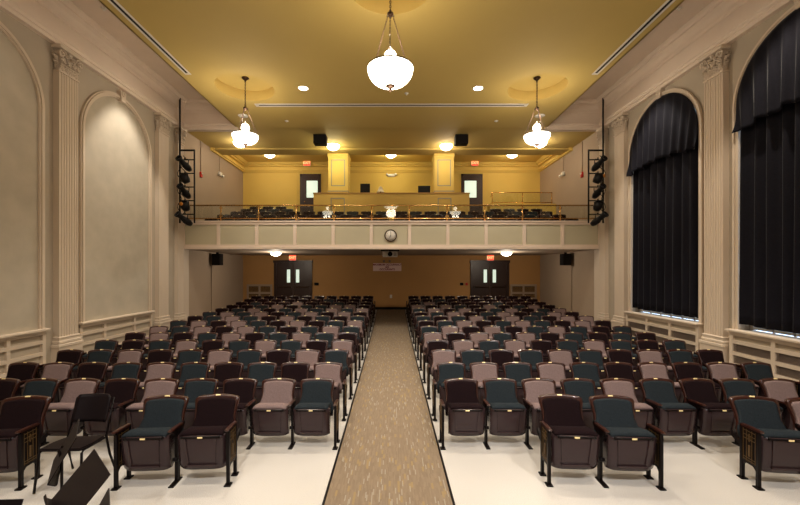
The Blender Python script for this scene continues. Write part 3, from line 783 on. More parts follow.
# wall grilles by the lower doors
for s, xa, xb, nm in ((-1, -7.05, -5.82, 'left'), (1, 5.80, 7.07, 'right')):
    t = thing('vent_grille', 'tan louvred grille on the back wall outside the %s double door' % nm, 'vent grille', ((xa+xb)/2, YB, .5), 0, 'back wall grilles')
    hw = (xb-xa)/2
    bm = new(); 
    for x in (-hw, -.04, hw-.08): box(bm, x, x+.08, -.06, 0, 0, 1.25)
    for z in (0, .22, .50, .78, 1.15): box(bm, -hw, hw, -.058, 0, z, z+.10)
    obj('frame', bm, 'sidelow', t)
    bm = new(); box(bm, -hw, hw, -.012, 0, .0, 1.2); obj('backing', bm, 'dark', t)
    for z0, n in ((.33, 4), (.61, 4), (.90, 6)):
        bm = new()
        for k in range(n): box(bm, -hw+.08, hw-.08, -.045, -.02, z0+k*.042, z0+k*.042+.012)
        obj('louvre', bm, 'brown', t)

# exit signs -----------------------------------------------------------------
def exit_sign(x, z, label, y=YB-.0):
    t = thing('exit_sign', label, 'exit sign', (x, y, z), 0, 'exit signs')
    bm = new(); box(bm, -.17, .17, -.09, -.0, -.15, .12, .006, 1); obj('housing', bm, 'white', t)
    bm = new(); box(bm, -.155, .155, -.097, -.088, -.135, .105); obj('face', bm, 'exit', t)
    text_obj('letters', 'EXIT', .17, (0, -.10, -.015), 'exit_text', t, .002, bold=.004)
    bm = new(); box(bm, -.15, .15, -.085, -.01, .12, .19, .01, 1); obj('top_lamp', bm, 'exit', t)
exit_sign(-4.08, 7.62, 'red exit sign above the left balcony door', YB-.16)
exit_sign(4.02, 7.62, 'red exit sign above the right balcony door', YB-.16)
exit_sign(-4.78, 3.06, 'red exit sign above the left double door under the balcony', YB-.11)
exit_sign(4.78, 3.06, 'red exit sign above the right double door under the balcony', YB-.11)

# occupancy sign, small wall items --------------------------------------------
t = thing('occupancy_sign', 'pale wall sign with red lettering on the back wall below the projector', 'sign', (-.21, YB, 2.59))
bm = new(); box(bm, -.69, .69, -.02, 0, -.19, .19); obj('board', bm, 'signbd', t)
text_obj('top_line', 'MAXIMUM OCCUPANCY', .125, (0, -.023, .115), 'signtx', t, .001, bold=.004)
text_obj('number_line', '602', .125, (0, -.023, 0), 'signtx', t, .001, bold=.004)
text_obj('bottom_line', 'OCCUPANTS', .125, (0, -.023, -.115), 'signtx', t, .001, bold=.004)
for x, nm in ((-.37, 'left'), (-.09, 'right')):
    bm = new(); box(bm, x-.05, x+.05, YB-.06, YB, 2.82, 2.93, .01, 1)
    tag(obj('wall_sensor', bm, 'mesh'), 'small grey sensor on the back wall just above the sign, %s of the two' % nm, 'sensor', 'wall sensors')
bm = new(); box(bm, -.08, .03, YB-.02, YB, 1.08, 1.24, .004, 1); tag(obj('outlet', bm, 'white'), 'white outlet low on the back wall at the end of the aisle', 'outlet')
for x, w, nm, m_ in ((-3.66, .2, 'dark control box on the wall at the right of the left double door', 'black'), (3.42, .16, 'dark control box on the wall, farther of the two left of the right double door', 'black'), (3.66, .11, 'small dark red box on the wall closest to the left of the right double door', 'red')):
    bm = new(); box(bm, x-w/2, x+w/2, YB-.07, YB, 1.70, 1.83, .01, 1); tag(obj('control_box', bm, m_), nm, 'control box')
bm = new(); box(bm, -4.72, -4.56, YB-.07, YB, 5.42, 5.56, .01, 1); tag(obj('control_box', bm, 'black'), 'dark box on the back wall just left of the left balcony door', 'control box')

# clock ------------------------------------------------------------------------
t = thing('wall_clock', 'round wall clock with dark rim on the front of the balcony', 'clock', (-.03, YF-.0, 3.62))
bm = new(); lathe(bm, [(0, 0), (.20, 0), (.215, -.02), (.215, -.05), (.185, -.06), (.175, -.04), (0, -.04)], n=40, axis='Y'); obj('rim', bm, 'bronze', t)
bm = new(); lathe(bm, [(0, -.044), (.176, -.044), (.176, -.038), (0, -.038)], n=40, axis='Y'); obj('face', bm, 'white', t)
for k in range(1, 13):
    a = 2*PI*k/12; text_obj('numeral', str(k), .042, (.145*sin(a), -.046, .145*cos(a)), 'black', t, .0005)
for nm, ln, ang, w in (('hour_hand', .085, -2.72, .008), ('minute_hand', .13, 0.05, .006)):
    bm = new(); box(bm, -w, w, -.049, -.046, -.02, ln); o = obj(nm, bm, 'black', t); o.rotation_euler = (0, ang, 0)

# projector, speakers -------------------------------------------------------------
t = thing('projector', 'white projector with dark lens hung under the balcony below the clock', 'projector', (-.05, 14.0, 3.16))
bm = new(); box(bm, -.33, .33, -.2, .2, -.03, 0); obj('mount_plate', bm, 'black', t)
bm = new(); box(bm, -.02, .02, -.02, .02, -.06, -.02); obj('mount_pole', bm, 'black', t)
bm = new(); box(bm, -.27, .27, -.2, .2, -.25, -.06, .02, 2); obj('body', bm, 'white', t)
bm = new(); lathe(bm, [(0, -.03), (.07, -.03), (.085, -.05), (.085, 0), (0, 0)], (0, -.20, -.15), 24, 'Y'); obj('lens', bm, 'black', t)
bm = new()
for k in range(5): box(bm, .12, .23, -.206, -.198, -.21+k*.025, -.20+k*.025)
obj('vent', bm, 'gear', t)
def speaker(loc, w, h, d, label, hang=.3, group=None, rot=0, tilt=0):
    t = thing('loudspeaker', label, 'loudspeaker', loc, rot, group)
    bm = new(); box(bm, -w/2, w/2, -d, 0, -h/2, h/2, .02, 2); b = obj('cabinet', bm, 'black', t)
    bm = new(); box(bm, -w/2+.02, w/2-.02, -d-.012, -d+.002, -h/2+.02, h/2-.02); obj('grille', bm, 'gear', t)
    bm = new(); box(bm, -.04, .04, -d/2-.04, -d/2+.04, h/2, h/2+hang); obj('bracket', bm, 'black', t)
    return t
speaker((-2.57, 14.1, 7.13), .46, .33, .35, 'black loudspeaker box hung from the ceiling left, above the left pier', .05, 'ceiling loudspeakers')
speaker((2.52, 14.1, 7.13), .46, .33, .35, 'black loudspeaker box hung from the ceiling right, above the right pier', .05, 'ceiling loudspeakers')
for s, nm in ((-1, 'left'), (1, 'right')):
    t = speaker((s*6.98, 15.6, 2.86), .34, .46, .3, 'black loudspeaker mounted high on the %s wall under the balcony' % nm, .06, 'loudspeakers under the balcony', rot=0)
    bm = new(); tube(bm, [(s*.18, -.15, -.2), (s*.24, -.15, -.24), (s*.24, -.15, -2.5)], .014, 6); obj('cable_conduit', bm, 'sidelow', t)
    # fire alarm and emergency light on the balcony side wall
    t = thing('fire_alarm', 'red fire alarm strobe with conduit on the %s balcony side wall' % nm, 'fire alarm', (s*RW, 14.6, 6.05), 0, 'fire alarms')
    bm = new(); box(bm, *sorted((0, -s*.06)), -.07, .07, -.1, .1, .01, 1); obj('housing', bm, 'red', t)
    bm = new(); box(bm, *sorted((-s*.06, -s*.09)), -.04, .04, .02, .07, .005, 1); obj('strobe_lens', bm, 'white', t)
    bm = new(); tube(bm, [(-s*.02, 0, .1), (-s*.02, 0, 1.27)], .015, 6); obj('conduit', bm, 'sidelow', t)
    t = thing('emergency_light', 'white emergency light with conduit high on the %s balcony side wall' % nm, 'emergency light', (s*RW, 16.2, 6.5), 0, 'side emergency lights')
    bm = new(); box(bm, *sorted((0, -s*.09)), -.12, .12, -.09, .06, .02, 2); obj('housing', bm, 'white', t)
    for k in (-1, 1):
        bm = new(); lathe(bm, [(0, -s*.14), (.055, -s*.14), (.06, -s*.1), (.03, -s*.05), (0, -s*.05)], (0, k*.13, -.08), 14, 'X'); obj('lamp_head', bm, 'white', t)
    bm = new(); tube(bm, [(-s*.02, 0, .06), (-s*.02, 0, .80)], .014, 6); obj('conduit', bm, 'sidelow', t)

# stage-lighting ladders -----------------------------------------------------------
def fixture(loc, rz, tilt, label, kind):
    t = thing('stage_light', label, 'stage light', loc, rz, 'stage lights on the pipe ladders')
    R = Matrix.Rotation(tilt, 4, 'X')
    bm = new(); pr = [(0, .20), (.06, .20), (.085, .12), (.09, .0), (.065, -.04), (.065, -.20), (.085, -.22), (.085, -.26), (.07, -.26), (.065, -.23), (0, -.23)] if kind else [(0, .12), (.08, .12), (.11, .04), (.11, -.12), (.10, -.12), (.09, -.08), (0, -.08)]
    lathe(bm, pr, n=18, axis='Y'); bmesh.ops.transform(bm, matrix=R, verts=bm.verts); obj('barrel', bm, 'gear', t)
    bm = new(); lathe(bm, [(0, -.235), (.062, -.235), (.062, -.232), (0, -.225)] if kind else [(0, -.10), (.09, -.10), (.09, -.097), (0, -.09)], n=18, axis='Y'); bmesh.ops.transform(bm, matrix=R, verts=bm.verts); obj('lens', bm, 'glasslens', t)
    bm = new(); tube(bm, [(-.10, 0, 0), (-.11, 0, .10), (-.08, 0, .14), (.08, 0, .14), (.11, 0, .10), (.10, 0, 0)], .01, 6)
    tube(bm, [(0, 0, .14), (0, .0, .19)], .016, 8); obj('yoke', bm, 'gear', t)
    t.scale = (1.25, 1.25, 1.25)
    return t
M['glasslens'] = mat('dark_lens_glass', (40, 42, 50), .1)
M['amber'] = mat('amber_gel', (190, 120, 30), .3)
for s, nm in ((-1, 'left'), (1, 'right')):
    xp, xi, yy = s*6.98, s*6.50, 12.7
    t = thing('light_ladder', 'black pipe ladder for stage lights hanging beside the %s end of the balcony' % nm, 'lighting rig', (xp, yy, ZV), 0, 'pipe ladders')
    dx = xi-xp
    bm = new(); tube(bm, [(0, 0, 0), (0, 0, 3.98-ZV)], .028, 10); lathe(bm, [(0, 0), (.09, 0), (.09, -.02), (.04, -.05), (0, -.05)], n=14); obj('main_pipe', bm, 'gear', t)
    bm = new(); tube(bm, [(0, 0, 6.38-ZV), (dx, 0, 6.38-ZV)], .03, 10); obj('top_arm', bm, 'gear', t)
    bm = new(); tube(bm, [(dx, 0, 6.40-ZV), (dx, 0, 3.98-ZV)], .026, 10); obj('inner_pipe', bm, 'gear', t)
    for z in (5.95, 5.50, 5.05, 4.60, 4.15):
        bm = new(); tube(bm, [(0, 0, z+.12-ZV), (dx, 0, z+.12-ZV)], .02, 8); obj('rung', bm, 'gear', t)
    bm = new(); pts = [(dx*.25+.09*sin(k*1.3), -.06+.05*cos(k*1.9), 6.2-ZV-k*.09) for k in range(25)]
    tube(bm, pts, .014, 5); pts = [(dx*.05-s*.0+.07*sin(k*1.1+2)*-s*-1, -.07, 6.1-ZV-k*.095) for k in range(22)]
    tube(bm, pts, .012, 5); obj('cable', bm, 'gear', t)
    names = ('topmost', 'second from top', 'middle', 'second from bottom', 'lowest')
    for k, z in enumerate((5.95, 5.50, 5.05, 4.60, 4.15)):
        fx = fixture((xp+dx*.5, yy-.13, z-.08), s*(.25+.25*sin(k*2)), -.75+.25*cos(k*3), 'black stage light, %s on the %s pipe ladder' % (names[k], nm), k % 2 == 0)
        if (s < 0 and k == 3) or (s > 0 and k == 1):
            bm = new(); lathe(bm, [(0, -.10), (.05, -.10), (.05, -.095), (0, -.09)], (-s*.06, -.12, .02), 12, 'Y'); obj('amber_gel', bm, 'amber', fx)

# balcony railing --------------------------------------------------------------------
RY = YF+.02
t = thing('balcony_railing', 'long brass railing with glass panes along the front edge of the balcony', 'railing', (0, RY, 4.13))
bm = new(); tube(bm, [(-7.0, 0, .54), (7.2, 0, .54)], .024, 10); obj('top_rail', bm, 'brass', t)
bm = new(); tube(bm, [(-7.1, 0, .09), (7.2, 0, .09)], .02, 10); obj('bottom_rail', bm, 'brass', t)
RP = [(220.6-CX+37.75*k)*YF/F for k in range(10)]
for x in RP:
    bm = new(); tube(bm, [(x, 0, 0), (x, 0, .56)], .022, 10); lathe(bm, [(.045, 0), (.045, .012), (.022, .02)], (x, 0, 0), 14)
    p = obj('post', bm, 'brass', t)
    bm = new()
    for z in (.17, .45):
        for s in (-1, 1): box(bm, x+s*.045-.02, x+s*.045+.02, -.015, .015, z-.015, z+.015, .004, 1)
    obj('glass_clip', bm, 'brass', p)
ends = [-7.0]+RP+[7.15]
for a, b in zip(ends, ends[1:]):
    bm = new(); box(bm, a+.04, b-.04, -.004, .004, .12, .51); obj('glass_pane', bm, 'glass', t)
# upper right platform with its own railing
t = thing('platform_railing', 'brass railing with glass around the raised corner platform right of the balcony door', 'railing', (0, 17.0, 5.36))
bm = new(); tube(bm, [(4.62, .9, .50), (4.45, .0, .50), (4.62, 0, .50), (7.1, 0, .50)], .022, 8); obj('top_rail', bm, 'brass', t)
bm = new(); tube(bm, [(4.45, .9, .06), (4.45, .0, .06), (7.1, 0, .06)], .02, 8); obj('bottom_rail', bm, 'brass', t)
for x in (4.45, 5.78, 7.08):
    bm = new(); tube(bm, [(x, 0, 0), (x, 0, .51)], .02, 8); obj('post', bm, 'brass', t)
for a, b in ((4.5, 5.74), (5.82, 7.05)):
    bm = new(); box(bm, a, b, -.004, .004, .09, .46); obj('glass_pane', bm, 'glass', t)
bm = new(); box(bm, 4.38, RW, 16.95, 17.6, 4.5, 5.36); struct('floor_platform', bm, 'yellow')

# auditorium seats ---------------------------------------------------------------------
def y0(z): return .35+.38*(z-.38)
def sheet(bm, rows, front, back, bulge, arch_h, n=12):
    """rows: (z, halfwidth); builds a closed shell following the leaning back"""
    Fv, Bv = [], []
    zt = rows[-1][0]
    for z, w in rows:
        k = max(0, (z-.55)/(zt-.55)); f_, b_ = [], []
        for i in range(n+1):
            u = -1+2*i/n; x = w*u; zz = z+arch_h*k*k*(1-u*u)
            cv = .02*u*u
            f_.append(bm.verts.new((x, y0(zz)-front-bulge*(1-u**4)-cv, zz))); b_.append(bm.verts.new((x, y0(zz)-back-cv, zz)))
        Fv.append(f_); Bv.append(b_)
    for G, fl in ((Fv, 1), (Bv, 0)):
        for a, b in zip(G, G[1:]):
            for i in range(n): bm.faces.new((a[i], a[i+1], b[i+1], b[i])).smooth = True
    for i in range(n):
        bm.faces.new((Fv[0][i], Bv[0][i], Bv[0][i+1], Fv[0][i+1])); bm.faces.new((Fv[-1][i], Fv[-1][i+1], Bv[-1][i+1], Bv[-1][i]))
    for k in range(len(rows)-1):
        bm.faces.new((Fv[k][0], Fv[k+1][0], Bv[k+1][0], Bv[k][0])); bm.faces.new((Fv[k][n], Bv[k][n], Bv[k+1][n], Fv[k+1][n]))
def me_of(name, bm, m, bevel=0):
    bmesh.ops.recalc_face_normals(bm, faces=bm.faces)
    me = bpy.data.meshes.new(name); bm.to_mesh(me); bm.free(); me.materials.append(M[m]); return me
S = {}
# wooden shell
bm = new()
sheet(bm, [(.34, .25), (.42, .25), (.50, .236), (.56, .226), (.62, .226), (.68, .234), (.73, .244), (.765, .248), (.785, .242), (.797, .226)], .028, -.008, 0, .018)
S['shell'] = me_of('back_shell', bm, 'wood')
for c in ('burg', 'teal', 'mauve'):
    bm = new()
    sheet(bm, [(.36, .250), (.42, .254), (.46, .252), (.50, .242), (.54, .226), (.60, .208), (.66, .207), (.71, .212), (.74, .214), (.762, .206), (.774, .186)], .042, .015, .022, .014, 14)
    S['cushion_'+c] = me_of('back_cushion', bm, c)
    # seat cushion, folded half up: front edge carries fabric strip
    bm = new(); hw = .225
    pr = [(.012, .535), (.012, .555), (.025, .575), (.055, .588), (.09, .590), (.18, .565), (.30, .52), (.32, .48), (.28, .46), (.05, .515)]
    nx = 8; rows = []
    for i in range(nx+1):
        u = -1+2*i/nx; e = (1-abs(u)**6*.03)
        rows.append([bm.verts.new((hw*u, y, .53+(z-.53)*(1-.55*abs(u)**8))) for y, z in pr])
    for a, b in zip(rows, rows[1:]):
        for k in range(len(pr)):
            k2 = (k+1) % len(pr); bm.faces.new((a[k], a[k2], b[k2], b[k])).smooth = True
    bm.faces.new(rows[0]); bm.faces.new(rows[-1][::-1])
    S['seat_'+c] = me_of('seat_cushion', bm, c)
# moulded pan
bm = new()
def panrow(u, hwt):
    # cross-section (y,z) at side position u
    e = abs(u)**5
    return [(.004+.03*e, .535), (.000+.035*e, .50), (.012+.03*e, .36), (.034+.035*e, .22), (.055+.035*e, .155+.02*e), (.095+.02*e, .135+.03*e), (.20, .17+.03*e), (.29, .30), (.32, .44), (.31, .50), (.05, .535)]
nx = 12; rows = []
for i in range(nx+1):
    u = -1+2*i/nx; rr = []
    for (y, z) in panrow(u, 1):
        w = .246*(1-.10*max(0, min(1, (y-.06)/.2)))
        rr.append(bm.verts.new((w*u, y, z)))
    rows.append(rr)
for a, b in zip(rows, rows[1:]):
    for k in range(len(a)):
        k2 = (k+1) % len(a); bm.faces.new((a[k], a[k2], b[k2], b[k])).smooth = True
bm.faces.new(rows[0]); bm.faces.new(rows[-1][::-1])
S['pan'] = me_of('seat_pan', bm, 'pan')
# ribs, rail on the pan
bm = new()
for s in (-1, 1):
    prism(bm, [(s*.165, .51), (s*.150, .51), (s*.128, .24), (s*.148, .24)], 0, 1, 'Y')
for v in bm.verts:
    t_ = (v.co.z-.24)/.27; yf = .032-.034*t_
    v.co.y = yf-.012 if v.co.y < .5 else yf+.01
box(bm, -.148, .148, .018, .045, .205, .22)
S['rib'] = me_of('pan_rib', bm, 'pan')
bm = new(); box(bm, -.20, .20, -.012, .012, .512, .530, .004, 1)
for s in (-1, 1): box(bm, s*.19-.012, s*.19+.012, -.014, .01, .508, .536, .004, 1)
S['rail'] = me_of('pan_rail', bm, 'iron')
bm = new(); box(bm, -.026, .026, -.018, -.012, .513, .531, .002, 1); S['plate2'] = me_of('seat_number_plate', bm, 'plate')
bm = new(); R_ = Matrix.Translation((0, y0(.80)-.022, .806)) @ Matrix.Rotation(-.55, 4, 'X')
box(bm, -.028, .028, -.012, .012, -.004, .012, .003, 1, R_); S['plate'] = me_of('number_plate', bm, 'plate')
PH = .281
def arm(bm, x):
    vs = prism(bm, [(-.035, .588), (-.04, .600), (-.025, .610), (.12, .604), (.24, .596), (.25, .586), (.235, .572), (.0, .586)], x-.020, x+.020, 'X')
bm = new(); arm(bm, 0); bmesh.ops.bevel(bm, geom=list(bm.edges), offset=.006, segments=2, affect='EDGES'); S['arm'] = me_of('armrest', bm, 'wood')
bm = new(); box(bm, -.016, .016, .11, .165, .01, .59); box(bm, -.028, .028, -.01, .20, 0, .014, .003, 1)
prism(bm, [(.02, .59), (.28, .60), (.28, .56), (.165, .48), (.11, .48)], -.012, .012, 'X')
prism(bm, [(.165, .40), (.30, .46), (.38, .46), (.38, .40), (.165, .33)], -.012, .012, 'X')
lathe(bm, [(0, -.027), (.035, -.027), (.035, .027), (0, .027)], (0, .19, .43), 12, 'X')
lathe(bm, [(0, -.027), (.022, -.027), (.022, .027), (0, .027)], (0, .10, .25), 10, 'X')
S['std'] = me_of('standard', bm, 'iron')
bm = new()
for ya in (0, .215):
    box(bm, -.016, .016, ya, ya+.032, .01, .59); box(bm, -.034, .034, ya-.025, ya+.055, 0, .014, .003, 1)
box(bm, -.007, .007, .03, .217, .20, .585); box(bm, -.016, .016, .0, .245, .565, .59); box(bm, -.014, .014, .02, .225, .20, .222)
for ya, sg in ((.032, 1), (.215, -1)):
    prism(bm, [(ya, .20), (ya, .13), (ya+sg*.012, .17), (ya+sg*.04, .195), (ya+sg*.06, .20)], -.01, .01, 'X')
prism(bm, [(.245, .40), (.38, .46), (.38, .40), (.245, .34)], -.01, .01, 'X')
S['end'] = me_of('end_standard', bm, 'iron')
def lattice():
    bm = new()
    for sx in (-1, 1):
        x = sx*.012
        def ln(ya, yb, za, zb): box(bm, x-.003, x+.003, ya, yb, za, zb)
        for y in (.040, .085, .155, .20): ln(y-.0025, y+.0025, .225, .56)
        for z in (.235, .26, .46, .50, .545): ln(.04, .20, z-.0025, z+.0025)
        ln(.112, .128, .44, .52); ln(.105, .135, .465, .495); ln(.108, .132, .28, .40)
    return bm
S['lattice'] = me_of('gold_lattice', lattice(), 'gold')
CN = {'burg': 'dark burgundy', 'teal': 'slate teal', 'mauve': 'dusty mauve'}
def mk(name, me, parent, loc=(0, 0, 0)):
    o = bpy.data.objects.new(name, me); C.objects.link(o); o.parent = parent; o.location = loc; return o
def seat_proto(c, left, right):
    t = thing('auditorium_seat', '', 'seat')
    b = mk('backrest', S['shell'], t); cu = mk('back_cushion', S['cushion_'+c], b); mk('number_plate', S['plate'], b)
    s = mk('seat_cushion', S['seat_'+c], t)
    p = mk('seat_pan', S['pan'], t); mk('pan_rib', S['rib'], p); mk('pan_rail', S['rail'], p); mk('seat_number_plate', S['plate2'], p)
    for x, kind in ((-PH, left), (PH, right)):
        if kind == 0: continue
        if kind == 3: x *= 1.16; kind = 2
        mk('armrest', S['arm'], t, (x, 0, 0))
        st = mk('standard' if kind == 1 else 'end_standard', S['std'] if kind == 1 else S['end'], t, (x, 0, 0))
        if kind == 2: mk('gold_lattice', S['lattice'], st)
    return t
PROTO = {}
def place_seat(c, left, right, x, y, z, label, group, rz=0, sc=1.0, cat='seat'):
    k = (c, left, right)
    if k not in PROTO:
        PROTO[k] = seat_proto(c, left, right); o = PROTO[k]
    else:
        o = copy_tree(PROTO[k])
    o.location = (x, y, z); o.rotation_euler = (0, 0, rz); o.scale = (sc, sc, sc)
    o['label'] = label; o['group'] = group; o['category'] = cat
    return o
ORD = ['first', 'second', 'third', 'fourth', 'fifth', 'sixth', 'seventh', 'eighth', 'ninth', 'tenth']
ROWN = ['first', 'second', 'third', 'fourth', 'fifth', 'sixth', 'seventh', 'eighth', 'ninth', 'tenth', 'eleventh', 'twelfth', 'thirteenth', 'last']
ROWD = [5.68, 6.64, 7.6, 8.56, 9.52, 10.48, 11.45, 12.42, 13.4, 14.37, 15.32, 16.24, 17.15, 18.0]
LC = ['tmbtmbmtb', 'mbtbtmtbmb', 'tmbtmtbmtb', 'mbtmtbmtbt', 'btmtbmtbmb', 'tmtbtmbmtm', 'mtbmbtmbmt', 'tbtbmbtmtb', 'bmbmtbmtmt', 'mtmtmtbmtb', 'bmmttbmtbb', 'bbtbbmbbtb', 'bbbtbbbbbb', 'bbbbbbbbbb']
RC = ['btmtmtbtmb', 'tmtmtbmbmt', 'mtbtmtbmtb', 'bmtmbtmtbt', 'mbmtmbtbtb', 'tmbmbtmtbt', 'btmbtmtbmb', 'tbtmbmtbmm', 'btmbtmbtmb', 'tmbmbtmbtm', 'mbmtbmbtmb', 'bmbbbbtbbb', 'bbtbbbbbbb', 'bbbbbbbbbb']  # last three rows mostly burgundy: the balcony's shade put into the seat colours
CK = {'b': 'burg', 't': 'teal', 'm': 'mauve'}
for ri, d in enumerate(ROWD):
    y = d-.5; z = zf(y)+.002+ (zf(y+.25)-zf(y))*.5
    for side, cols in ((-1, LC[ri]), (1, RC[ri])):
        n = len(cols)
        for k, ch in enumerate(cols):
            x = (1.02+.563*k+.002*k*k) if side > 0 else -(1.085+.561*k+.0021*k*k)
            aisle_end = (k == 0); wall_end = (k == n-1 and n == 10)
            if side > 0: left = 3 if aisle_end else 1; right = 2 if wall_end else 0
            else: right = 3 if aisle_end else 0; left = 2 if wall_end else 1
            c = CK[ch]
            lab = '%s seat, %s from the aisle, %s full row, %s block' % (CN[c], ORD[k], ROWN[ri], 'left' if side < 0 else 'right')
            if k == 0: lab = '%s seat beside the aisle, %s full row, %s block' % (CN[c], ROWN[ri], 'left' if side < 0 else 'right')
            place_seat(c, left, right, x, y, z, lab, 'auditorium seats in the %s block' % ('left' if side < 0 else 'right'))
# front, partly filled row of larger pairs
FR = [(-2.125, 'burg', 0, 2, 'burgundy front-row seat nearer the aisle in the left pair', 4.28, .06),
      (-2.737, 'teal', 2, 1, 'slate teal front-row seat at the left of the left pair, beside the black chair', 4.243, .06),
      (2.06, 'burg', 2, 0, 'burgundy front-row seat nearer the aisle in the right pair', 4.28, -.06),
      (2.672, 'teal', 1, 2, 'slate teal front-row seat at the right of the right pair', 4.243, -.06)]
for x, c, l, r_, lab, y, rz in FR:
    place_seat(c, l, r_, x, y, .001, lab, 'front row seats standing ahead of the full rows', rz, 1.055)
a = math.radians(7)
place_seat('teal', 2, 1, 4.34, 4.19, .001, 'slate teal front-row seat with gold lattice end panel near the right edge', 'front row seats standing ahead of the full rows', -a, 1.065)
place_seat('mauve', 0, 2, 4.34+.618*cos(a), 4.19-.618*sin(a), .001, 'mauve front-row seat cut off by the right edge', 'front row seats standing ahead of the full rows', -a, 1.065)
place_seat('burg', 1, 2, -4.38, 4.19, .001, 'burgundy front-row seat with lattice end panel cut by the left edge', 'front row seats standing ahead of the full rows', a, 1.065)

# balcony seats (same model, dark) ------------------------------------------------------
BR = [(14.0, 3.51, 6.9), (14.72, 3.75, 6.75), (15.58, 4.0, 6.6), (16.5, 4.25, 6.55), (17.4, 4.5, 6.5)]
rr = random.Random(3)
BN = ['front', 'second', 'third', 'fourth', 'rear']
for bi, (d, zz, xe) in enumerate(BR):
    y = d-.5
    if bi < 1: y = 13.55
    for side in (-1, 1):
        k = 0; x = xe-.35
        xin = {0: .2, 1: .2, 2: .2, 3: 4.05, 4: 4.45}[bi]
        if side > 0 and bi == 4: continue
        while x > xin+.1:
            if bi == 3 and side > 0 and x > 6.9: x -= .585; continue
            last = x-.585 <= xin+.1
            if side > 0: left = 2 if last else 1; right = 2 if k == 0 else 0
            else: left = 2 if k == 0 else 1; right = 2 if last else 0
            if not (bi <= 1 and False):
                c = rr.choice(['burg', 'burg', 'burg', 'burg', 'teal'])
                place_seat(c, left, right, side*x, y, zz+.001, '%s balcony seat, %s from the %s side wall in the %s balcony row' % (CN[c], (ORD+['eleventh', 'twelfth'])[k], 'left' if side < 0 else 'right', BN[bi]), 'balcony seats')
            x -= .585; k += 1

# orchestra chair ------------------------------------------------------------------------
t = thing('orchestra_chair', 'black armless musician chair standing left of the front seat pair', 'chair', (-3.60, 4.36, 0), .03)
bm = new(); prism(bm, [(-.22, -.20), (.22, -.20), (.24, .0), (.21, .20), (-.21, .20), (-.24, .0)], .445, .475, 'Z')
for v in bm.verts:
    v.co.z += .03*(v.co.x/.24)**2*0 + (v.co.y+.2)*-.06
bmesh.ops.bevel(bm, geom=list(bm.edges), offset=.012, segments=2, affect='EDGES'); obj('seat', bm, 'desk', t)
bm = new(); g = []
rows = []
for j in range(9):
    v = j/8; z = .60+.30*v; w = .205 if v < .85 else .205-.03*((v-.85)/.15)**2
    if v < .1: w = .195
    rows.append([(w*(-1+2*i/10), .215+.10*v+.035*(1-(-1+2*i/10)**2), z) for i in range(11)])
A = [[bm.verts.new(p) for p in r] for r in rows]; B = [[bm.verts.new((p[0], p[1]+.014, p[2])) for p in r] for r in rows]
for a_, b_ in zip(A, A[1:]):
    for i in range(10): bm.faces.new((a_[i], a_[i+1], b_[i+1], b_[i])).smooth = True
for a_, b_ in zip(B, B[1:]):
    for i in range(10): bm.faces.new((a_[i], b_[i], b_[i+1], a_[i+1])).smooth = True
for i in range(10):
    bm.faces.new((A[0][i], B[0][i], B[0][i+1], A[0][i+1])); bm.faces.new((A[-1][i], A[-1][i+1], B[-1][i+1], B[-1][i]))
for j in range(8):
    bm.faces.new((A[j][0], A[j+1][0], B[j+1][0], B[j][0])); bm.faces.new((A[j][10], B[j][10], B[j+1][10], A[j+1][10]))
obj('backrest', bm, 'desk', t)
for s in (-1, 1):
    bm = new(); tube(bm, [(s*.215, .34, .86), (s*.218, .25, .58), (s*.222, .20, .45), (s*.235, .24, .22), (s*.25, .31, .01)], .013, 8); obj('rear_leg', bm, 'iron', t)
    bm = new(); tube(bm, [(s*.215, .18, .43), (s*.22, -.14, .44), (s*.225, -.18, .42), (s*.245, -.22, .01)], .013, 8); obj('front_leg', bm, 'iron', t)
bm = new(); tube(bm, [(-.22, -.13, .435), (.22, -.13, .435)], .01, 8); tube(bm, [(-.22, .18, .425), (.22, .18, .425)], .01, 8); obj('stretcher', bm, 'iron', t)

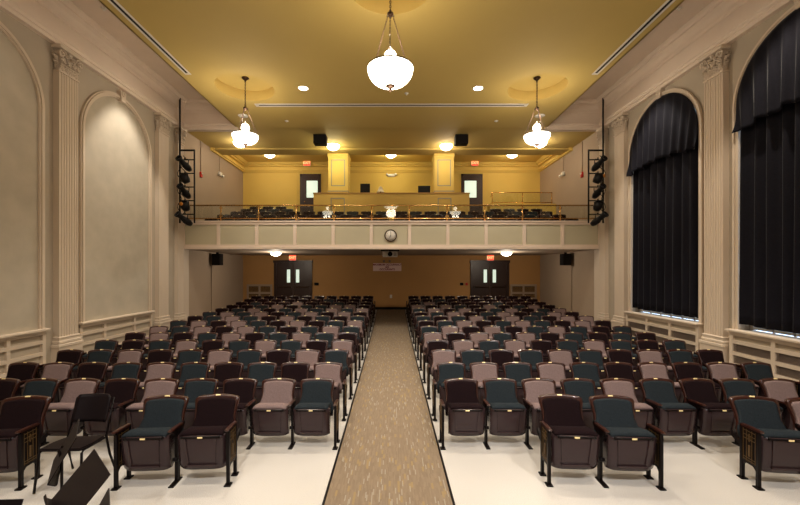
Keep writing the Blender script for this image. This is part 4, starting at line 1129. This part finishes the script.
# music stands ------------------------------------------------------------------------
def music_stand(P, u, v, w, h, label, lip=.055, flip=1):
    """P: world position of the desk's top corner, u: direction along the top edge, v: direction down the desk"""
    P = Vector(P); u = Vector(u).normalized(); v = Vector(v); v = (v-u*v.dot(u)).normalized(); n = u.cross(v).normalized()*flip
    c = P+u*w/2+v*h*.6
    t = thing('music_stand', label, 'music stand', (c.x, c.y, 0), 0, 'black music stands by the stage')
    def L(p): return Vector(p)-Vector((c.x, c.y, 0))
    bm = new()
    def slab(o, a, b, t_):
        vs = [bm.verts.new(L(o+x)) for x in (Vector(), a, a+b, b, t_, a+t_, a+b+t_, b+t_)]
        for f in [(0, 1, 2, 3), (4, 5, 6, 7), (0, 1, 5, 4), (1, 2, 6, 5), (2, 3, 7, 6), (3, 0, 4, 7)]: bm.faces.new([vs[i] for i in f])
    slab(P, u*w, v*h, n*.006); obj('desk', bm, 'desk', t)
    bm = new(); slab(P+v*h, u*w, v*.006, n*lip); slab(P+v*h+n*lip, u*w, -v*.015, n*.004); obj('ledge', bm, 'desk', t)
    bm = new(); k = -n
    top = P+u*w/2+v*h*.45+k*.02
    tube(bm, [L(top), L(top+k*.03+Vector((0, 0, -.04))), L(Vector((c.x, c.y, top.z-.12))), L(Vector((c.x, c.y, .12)))], .011, 10); obj('pole', bm, 'iron', t)
    for j in range(3):
        a_ = 2*PI*j/3+.4
        bm = new(); tube(bm, [(0, 0, .14), (.10*cos(a_), .10*sin(a_), .10), (.24*cos(a_), .24*sin(a_), .012)], .010, 8); obj('leg', bm, 'iron', t)
music_stand((-2.08, 2.70, 1.15), (.35, -.33, 0), (-.15, -.16, -.25), .49, .34, 'black music stand turned sideways, large desk in front of the black chair', flip=-1)
music_stand((-2.46, 3.0, 1.1), (-.30, .40, 0), (-.17, -.06, -.32), .49, .35, 'black music stand seen almost edge-on against the seat of the black chair', flip=-1)
music_stand((-1.50, 2.04, 1.25), (.18, -.24, 0), (-.10, -.10, -.27), .40, .34, 'black music stand cut by the bottom edge, desk corner just right of the large one', flip=1)
music_stand((-2.02, 2.11, 1.15), (-.48, -.02, 0.0), (0.0, -.12, -.30), .49, .34, 'black music stand at the bottom left corner, only its top edge showing', flip=-1)
